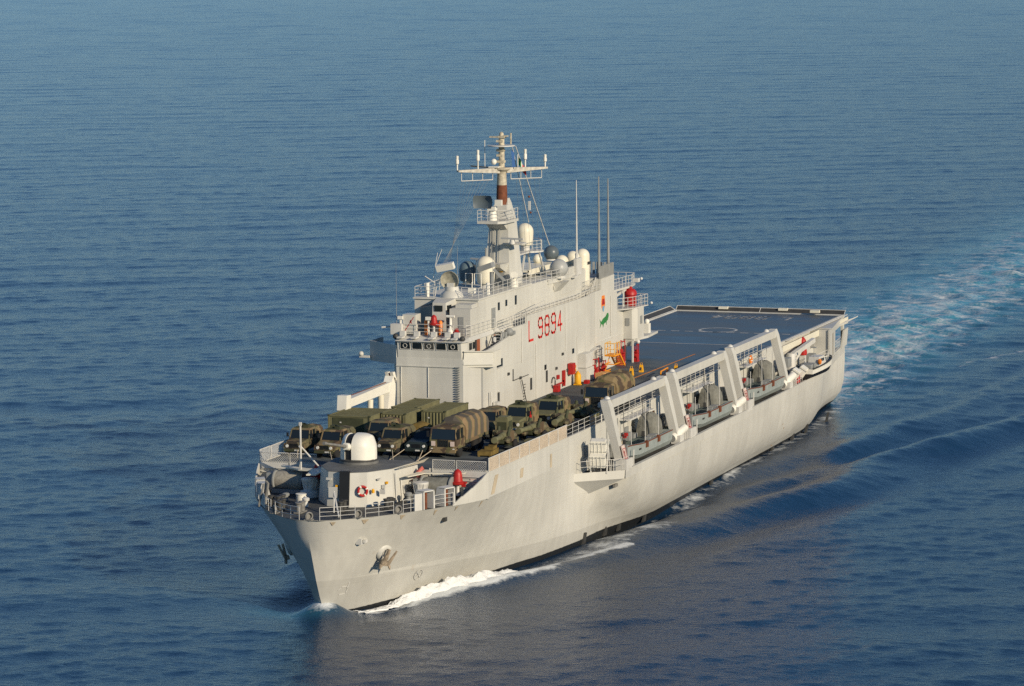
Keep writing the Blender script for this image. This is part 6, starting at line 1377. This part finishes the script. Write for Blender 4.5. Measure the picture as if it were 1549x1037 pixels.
# ------------------------------------------------------------------ person on the port bridge wing
def person(loc, label, rz, pose):
    t = empty('person', loc, label, 'person', None, rz)
    V = [(0, 0, .95), (0, 0, 1.2), (.02, 0, 1.42), (.04, 0, 1.55), (.05, 0, 1.68),
         (0, .1, .92), (.02, .11, .5), (-.02, .11, .08), (.12, .12, .04), (0, -.1, .92), (.05, -.11, .5), (.02, -.11, .08), (.15, -.12, .04),
         (.02, .19, 1.42), (.06, .26, 1.15), (.26, .2, 1.02), (.34, .18, 1.02), (.02, -.19, 1.42), (.08, -.27, 1.15), (.28, -.2, 1.04), (.36, -.18, 1.04)]
    Ed = [(0, 1), (1, 2), (2, 3), (3, 4), (0, 5), (5, 6), (6, 7), (7, 8), (0, 9), (9, 10), (10, 11), (11, 12), (2, 13), (13, 14), (14, 15), (15, 16), (2, 17), (17, 18), (18, 19), (19, 20)]
    rad = [.14, .13, .14, .055, .095, .1, .07, .045, .04, .1, .07, .045, .04, .065, .045, .035, .04, .065, .045, .035, .04]
    me = bpy.data.meshes.new('body'); me.from_pydata(V, Ed, []); o = bpy.data.objects.new('body', me); COL.objects.link(o)
    md = o.modifiers.new('skin', 'SKIN'); 
    for i, r_s in enumerate(rad): me.skin_vertices[0].data[i].radius = (r_s, r_s) if me.skin_vertices else (r_s, r_s)
    me.skin_vertices[0].data[0].use_root = True
    sd2 = o.modifiers.new('sub', 'SUBSURF'); sd2.levels = 1; sd2.render_levels = 1
    me.materials.append(M['cloth']); o.parent = t
    b = MB(); b.sphere((.06, 0, 1.7), .105, 14, -1, 1.15); b.cbox((.165, 0, 1.69), (.03, .03, .04)); build('head', b, 'skin', t)
    b = MB(); b.sphere((.05, 0, 1.73), .115, 14, .1); build('hair', b, 'dark', t)
    b = MB(); b.lathe([(.17, 1.0), (.17, 1.2), (.19, 1.38), (.12, 1.47), (.06, 1.5)], (0, 0, 0), 14, 'z', 1.15); build('shirt', b, 'shirt', t)
    return t
def skin_ok():
    pass
try: person((89.8, -1.35, 16.3), 'person in a pale shirt leaning on the rail of the port bridge wing', R(50), 0)
except Exception as e: print('person', e)

# ------------------------------------------------------------------ the sea
rng = np.random.default_rng(5)
dist = np.concatenate([np.geomspace(90, 215, 90), np.geomspace(215.2, 3600, 2400), np.geomspace(3606, 45000, 300)])
lat = np.concatenate([np.linspace(-.55, -.185, 60), np.linspace(-.183, .183, 720), np.linspace(.185, .55, 60)])
Dg, Lg = np.meshgrid(dist, lat, indexing='ij')
az = YAW
X = CAM[0]+Dg*(math.cos(az)+Lg*math.sin(az)*1.0); Y = CAM[1]+Dg*(math.sin(az)-Lg*math.cos(az))
spd = np.gradient(dist)[:, None]+0*Lg; spl = .0005*Dg
Z = np.zeros_like(X)
# swell and wind sea: crests roughly across the line of sight, slightly slanting
wind = az+R(8)
for i in range(150):
    lam = float(1.0*(30/1.0)**(rng.random()**1.25)); th = wind+rng.normal(0, .55 if lam < 4 else .42 if lam < 12 else .26); ph = rng.random()*6.283
    k = 2*math.pi/lam
    amp = (.0015 if lam < 3.5 else .0010 if lam < 6 else .0008 if lam < 10 else .0006)*lam**.95
    att = np.clip((lam-2.2*spd*np.abs(math.cos(th-az))-.0)/(lam*.6), 0, 1)*np.clip((lam-2.5*spl)/(lam*.6), 0, 1)
    Z += amp*att*np.sin(k*(X*math.cos(th)+Y*math.sin(th))+ph)
calm = 1/(1+np.exp(-(np.abs(Y)-16)/3))
inside = ((X > -6) & (X < 145))
Z = np.where(inside & (np.abs(Y) < 24), Z*(.35+.65*calm), Z)
def gauss(a, s): return np.exp(-(a/s)**2)
# bow wave: trough under the shoulder of the bow, then the breaking ridge along the port side
for s in (1, -1):
    ys_ = s*Y
    Z += -.55*gauss(X-132.5, 4.5)*gauss(ys_-4.2, 2.2)
    Z += .55*gauss(X-136.6, 1.6)*gauss(ys_, 1.8)
    yb = np.interp(X, [100, 108, 114, 119, 124, 129], [15.5, 13.0, 11.4, 9.6, 7.2, 4.9])
    hb_ = np.interp(X, [95, 103, 112, 118, 124, 130], [0, .25, .5, .7, .45, 0])
    Z += hb_*gauss(ys_-yb, 1.5)
    # divergent wave crests fanning out abaft the bow
    for (xa, ya, dx, dy, A_, lam, x0_, x1_) in ((104, 13.0, -1, .21, .85, 12, 100, -60), (93, 13.5, -1, .10, .3, 6.0, 90, -40), (60, 42, -1, .36, .36, 16, 70, -60), (70, 14.5, -1, .30, .42, 8.5, 70, -60)):
        nl = math.hypot(dx, dy); dxn, dyn = dx/nl, dy/nl; nx, ny = dyn, -dxn
        sl = (X-xa)*dxn+(ys_-ya)*dyn; nn_ = (X-xa)*nx+(ys_-ya)*ny
        env = np.clip((sl+3)/14, 0, 1)*np.exp(-np.clip(sl, 0, None)/150.)
        nn_ = nn_+.7*np.sin(sl/9.)+.4*np.sin(sl/4.3+1)
        Z += A_*env*gauss(nn_, lam*.85)*np.cos(2*math.pi*nn_/lam)
# turbulent wake: a flattened band with low lumps
wk = np.clip((4-X)/8, 0, 1)*gauss(Y-0.02*X*0, 10+.012*np.abs(X))
Z = Z*(1-.45*wk)
for i in range(40):
    lam = float(1.8*(9/1.8)**rng.random()); th = rng.random()*6.283; k = 2*math.pi/lam
    Z += wk*np.exp(X/260.)*.014*lam*np.clip((lam-2.2*spd)/(lam*.6), 0, 1)*np.sin(k*(X*math.cos(th)+Y*math.sin(th))+rng.random()*6.28)
# keep the water out of the hull
hbW = np.interp(X, [-1, 6, 20, 43, 80, 100, 108, 117, 126.3, 130, 134, 136.8], [9.3, 9.6, 10, 10.3, 10.4, 10.25, 9.3, 7.3, 4.65, 3.35, 1.9, 0])
# foam masks
foam = np.zeros_like(X); aqua = np.zeros_like(X)
def lineband(xs_, ys2, wd_, amp, s=1):
    yc = np.interp(-X, [-a for a in xs_], ys2); m_ = (X < max(xs_)) & (X > min(xs_))
    return np.where(m_, amp*gauss(s*Y-yc, wd_), 0)
for s in (1, -1):
    if s < 0: continue
    foam = np.maximum(foam, lineband([136, 132, 128], [1.6, 3.4, 5.6], .55, .8, s))
    foam = np.maximum(foam, lineband([130, 124, 119, 114, 112.5], [4.6, 7.4, 9.6, 11.0, 11.5], 1.25, 1.2, s))
    foam = np.maximum(foam, lineband([113.5, 110, 105, 99], [11.2, 11.9, 13.2, 15.0], .85, 1.1, s))
    foam = np.maximum(foam, lineband([112, 105, 96, 88], [10.8, 12.4, 13.8, 14.8], 2.3, .76, s))
    foam = np.maximum(foam, lineband([100, 80, 60, 40, 20, 0], [11.2, 12.2, 12.4, 12.3, 11.6, 10.5], 1.6, .6, s))
    foam = np.maximum(foam, lineband([58, 50, 43], [12.2, 12.1, 12.3], .6, .85, s))
    foam = np.maximum(foam, lineband([-6, -30, -60, -120, -260], [8, 13.5, 20.8, 36, 70], .9, .50, s))
foam = np.maximum(foam, lineband([-10, -16, -24], [6.5, 7.8, 9.6], 1.1, .95, 1)); foam = np.maximum(foam, lineband([-44, -52, -64, -80], [16.0, 18.6, 22, 26.5], .8, .72, 1))
foam = np.maximum(foam, 1.0*gauss(X-137.2, 1.3)*gauss(Y-.2, 1.6))
Yw = Y-.016*np.clip(X, None, 0)*1.0-0; cw = 10.2+.026*np.abs(X)
wkm = np.clip((2-X)/2.5, 0, 1)*np.clip(1.25-np.abs(Yw)/cw*.62, 0, 1)*np.where(np.abs(Yw) < cw*1.5, 1, 0)
foam = np.maximum(foam, wkm*(.53+.33*np.exp(X/130.))); 
aqua = np.clip((1-X)/5, 0, 1)*gauss(Yw, cw*.95)*np.exp(X/500.)
aqua = np.maximum(aqua, .45*np.where(X > 110, gauss(X-137, 2.5)*gauss(Y+3, 3), 0))
keep = (np.abs(Y) < hbW-.9) & (X > .2) & (X < 134); Z = np.where(keep, -1.2, Z)
nr, nc = X.shape
co = np.stack([X, Y, Z], -1).reshape(-1, 3).astype(np.float32)
me = bpy.data.meshes.new('sea'); me.vertices.add(nr*nc); me.vertices.foreach_set('co', co.ravel())
i0 = (np.arange(nr-1)[:, None]*nc+np.arange(nc-1)[None, :]).ravel()
q = np.stack([i0, i0+1, i0+nc+1, i0+nc], -1)
a_ = co[q[0]]; 
if np.cross(a_[1]-a_[0], a_[2]-a_[0])[2] < 0: q = q[:, ::-1]
nf = len(q); me.loops.add(nf*4); me.polygons.add(nf)
me.loops.foreach_set('vertex_index', q.ravel().astype(np.int32)); me.polygons.foreach_set('loop_start', np.arange(0, nf*4, 4, dtype=np.int32))
me.update(calc_edges=True); me.polygons.foreach_set('use_smooth', np.ones(nf, bool))
for nm, arr in (('foam', foam), ('aqua', aqua)):
    at_ = me.attributes.new(nm, 'FLOAT', 'POINT'); at_.data.foreach_set('value', np.clip(arr, 0, 1.3).ravel().astype(np.float32))
wm = bpy.data.materials.new('sea_water'); tr_, N, L = nodes(wm); bs = N['Principled BSDF']
bs.inputs['Base Color'].default_value = (.006, .03, .075, 1); bs.inputs['Roughness'].default_value = .16; bs.inputs['IOR'].default_value = 1.333
bs.inputs['Specular IOR Level'].default_value = .5
tc = N.new('ShaderNodeTexCoord')
def nz(scale, det, stretch, rot=0.0, rough=.55):
    mg = N.new('ShaderNodeMapping'); mg.inputs['Scale'].default_value = stretch; mg.inputs['Rotation'].default_value = (0, 0, rot)
    L.new(tc.outputs['Object'], mg.inputs[0]); n = N.new('ShaderNodeTexNoise'); n.inputs['Scale'].default_value = scale; n.inputs['Detail'].default_value = det; n.inputs['Roughness'].default_value = rough
    L.new(mg.outputs[0], n.inputs['Vector']); return n.outputs[0]
def mth(op, a, b_):
    m_ = N.new('ShaderNodeMath'); m_.operation = op
    for i, v in enumerate((a, b_)):
        if isinstance(v, (int, float)): m_.inputs[i].default_value = v
        else: L.new(v, m_.inputs[i])
    return m_.outputs[0]
def rg(s, a, b_, c, d__):
    r_n = N.new('ShaderNodeMapRange'); r_n.inputs[1].default_value = a; r_n.inputs[2].default_value = b_; r_n.inputs[3].default_value = c; r_n.inputs[4].default_value = d__; L.new(s, r_n.inputs[0]); return r_n.outputs[0]
# ripples: crests across the view, so stretch along Y after turning to the wind
hgt = mth('ADD', mth('MULTIPLY', nz(.8, 5, (1, .5, 1), -wind, .65), .34), mth('MULTIPLY', nz(2.3, 5, (1, .65, 1), -wind+.3, .65), .26))
bp = N.new('ShaderNodeBump'); bp.inputs['Strength'].default_value = 1.0; bp.inputs['Distance'].default_value = .4
L.new(hgt, bp.inputs['Height']); L.new(bp.outputs[0], bs.inputs['Normal'])
fa = N.new('ShaderNodeAttribute'); fa.attribute_name = 'foam'; aq = N.new('ShaderNodeAttribute'); aq.attribute_name = 'aqua'
fn = mth('ADD', mth('MULTIPLY', nz(.42, 8, (1, .6, 1), .3, .68), .75), mth('MULTIPLY', nz(2.2, 5, (.7, 1, 1), 0, .65), .3))
fm_ = rg(mth('ADD', fa.outputs['Fac'], mth('MULTIPLY', mth('SUBTRACT', fn, .52), 2.6)), .56, 1.06, 0, 1)
fm_ = mth('MULTIPLY', fm_, rg(fa.outputs['Fac'], .05, .3, 0, 1))
mixc = N.new('ShaderNodeMix'); mixc.data_type = 'RGBA'; mixc.inputs[6].default_value = (.006, .03, .075, 1); mixc.inputs[7].default_value = (.11, .43, .56, 1)
L.new(mth('MULTIPLY', aq.outputs['Fac'], rg(nz(.13, 4, (.5, 1, 1), 0, .6), .34, .6, .45, 1.0)), mixc.inputs[0])
L.new(mixc.outputs[2], bs.inputs['Base Color'])
fo = N.new('ShaderNodeBsdfPrincipled'); fo.inputs['Base Color'].default_value = (.62, .65, .66, 1); fo.inputs['Roughness'].default_value = .9; fo.inputs['Specular IOR Level'].default_value = .1
bf = N.new('ShaderNodeBump'); bf.inputs['Strength'].default_value = .8; bf.inputs['Distance'].default_value = .25; L.new(fn, bf.inputs['Height']); L.new(bf.outputs[0], fo.inputs['Normal'])
ms = N.new('ShaderNodeMixShader'); L.new(fm_, ms.inputs[0]); L.new(bs.outputs[0], ms.inputs[1]); L.new(fo.outputs[0], ms.inputs[2]); L.new(ms.outputs[0], N['Material Output'].inputs[0])
me.materials.append(wm)
SEA = bpy.data.objects.new('water', me); COL.objects.link(SEA); tag(SEA, 'deep blue sea with low swell and ripples around the ship', None, None, 'structure')
# breaking bow wave: lumpy ridge of white water along each shoulder of the bow
def bow_wave(s):
    b = MB(); rows = []; rs = random.Random(3+s)
    n = 70
    for i in range(n+1):
        x = 134.6-21.2*i/n; k = i/n; kk = max(0, (k-.2)/.8); hw_ = math.sin(math.pi*min(1, kk*1.02))**.7+.16*math.sin(math.pi*k)
        yi = np.interp(x, [100, 108, 117, 126.3, 130, 134, 136], [10.25, 9.3, 7.3, 4.65, 3.35, 1.9, .8])-.15+.3*k
        yo = np.interp(x, [112, 114, 119, 124, 130, 134.6], [11.6, 11.5, 10.6, 7.9, 4.3, 2.2])+.25*math.sin(i*.9)+.15*rs.random(); row = []
        for j in range(15):
            f_ = j/14; y = yi+(yo-yi)*f_; zz = hw_*(1.1*math.exp(-((f_-.52)/.3)**2))*(.8+.12*math.sin(i*.55+j)+.1*math.sin(i*1.3-j*.7)+.14*rs.random())+.03*rs.random()-.12*(f_ in (0, 1))+.3*(1-f_)*hw_*.6*(1-k)-.35*(kk == 0)*(x < 134)*.6
            row.append((x+.15*(rs.random()-.5), s*(y+.1*(rs.random()-.5)), zz-.08))
        rows.append(row)
    b.sheet(rows, True, s > 0)
    return b
fmat = bpy.data.materials.new('white_foam'); tn, N, L = nodes(fmat); bs = N['Principled BSDF']; bs.inputs['Roughness'].default_value = .95; bs.inputs['Base Color'].default_value = (.72, .73, .72, 1); bs.inputs['Specular IOR Level'].default_value = .05
tc = N.new('ShaderNodeTexCoord'); n1 = N.new('ShaderNodeTexNoise'); n1.inputs['Scale'].default_value = 2.2; n1.inputs['Detail'].default_value = 8; L.new(tc.outputs['Object'], n1.inputs['Vector']); bp = N.new('ShaderNodeBump'); bp.inputs['Distance'].default_value = .3; bp.inputs['Strength'].default_value = 1; L.new(n1.outputs[0], bp.inputs['Height']); L.new(bp.outputs[0], bs.inputs['Normal'])
for s in (1,):
    o = build('bow_wave', bow_wave(s), fmat); tag(o, 'white breaking bow wave along the %s shoulder of the hull' % ('port' if s > 0 else 'starboard'), None, None, 'stuff')
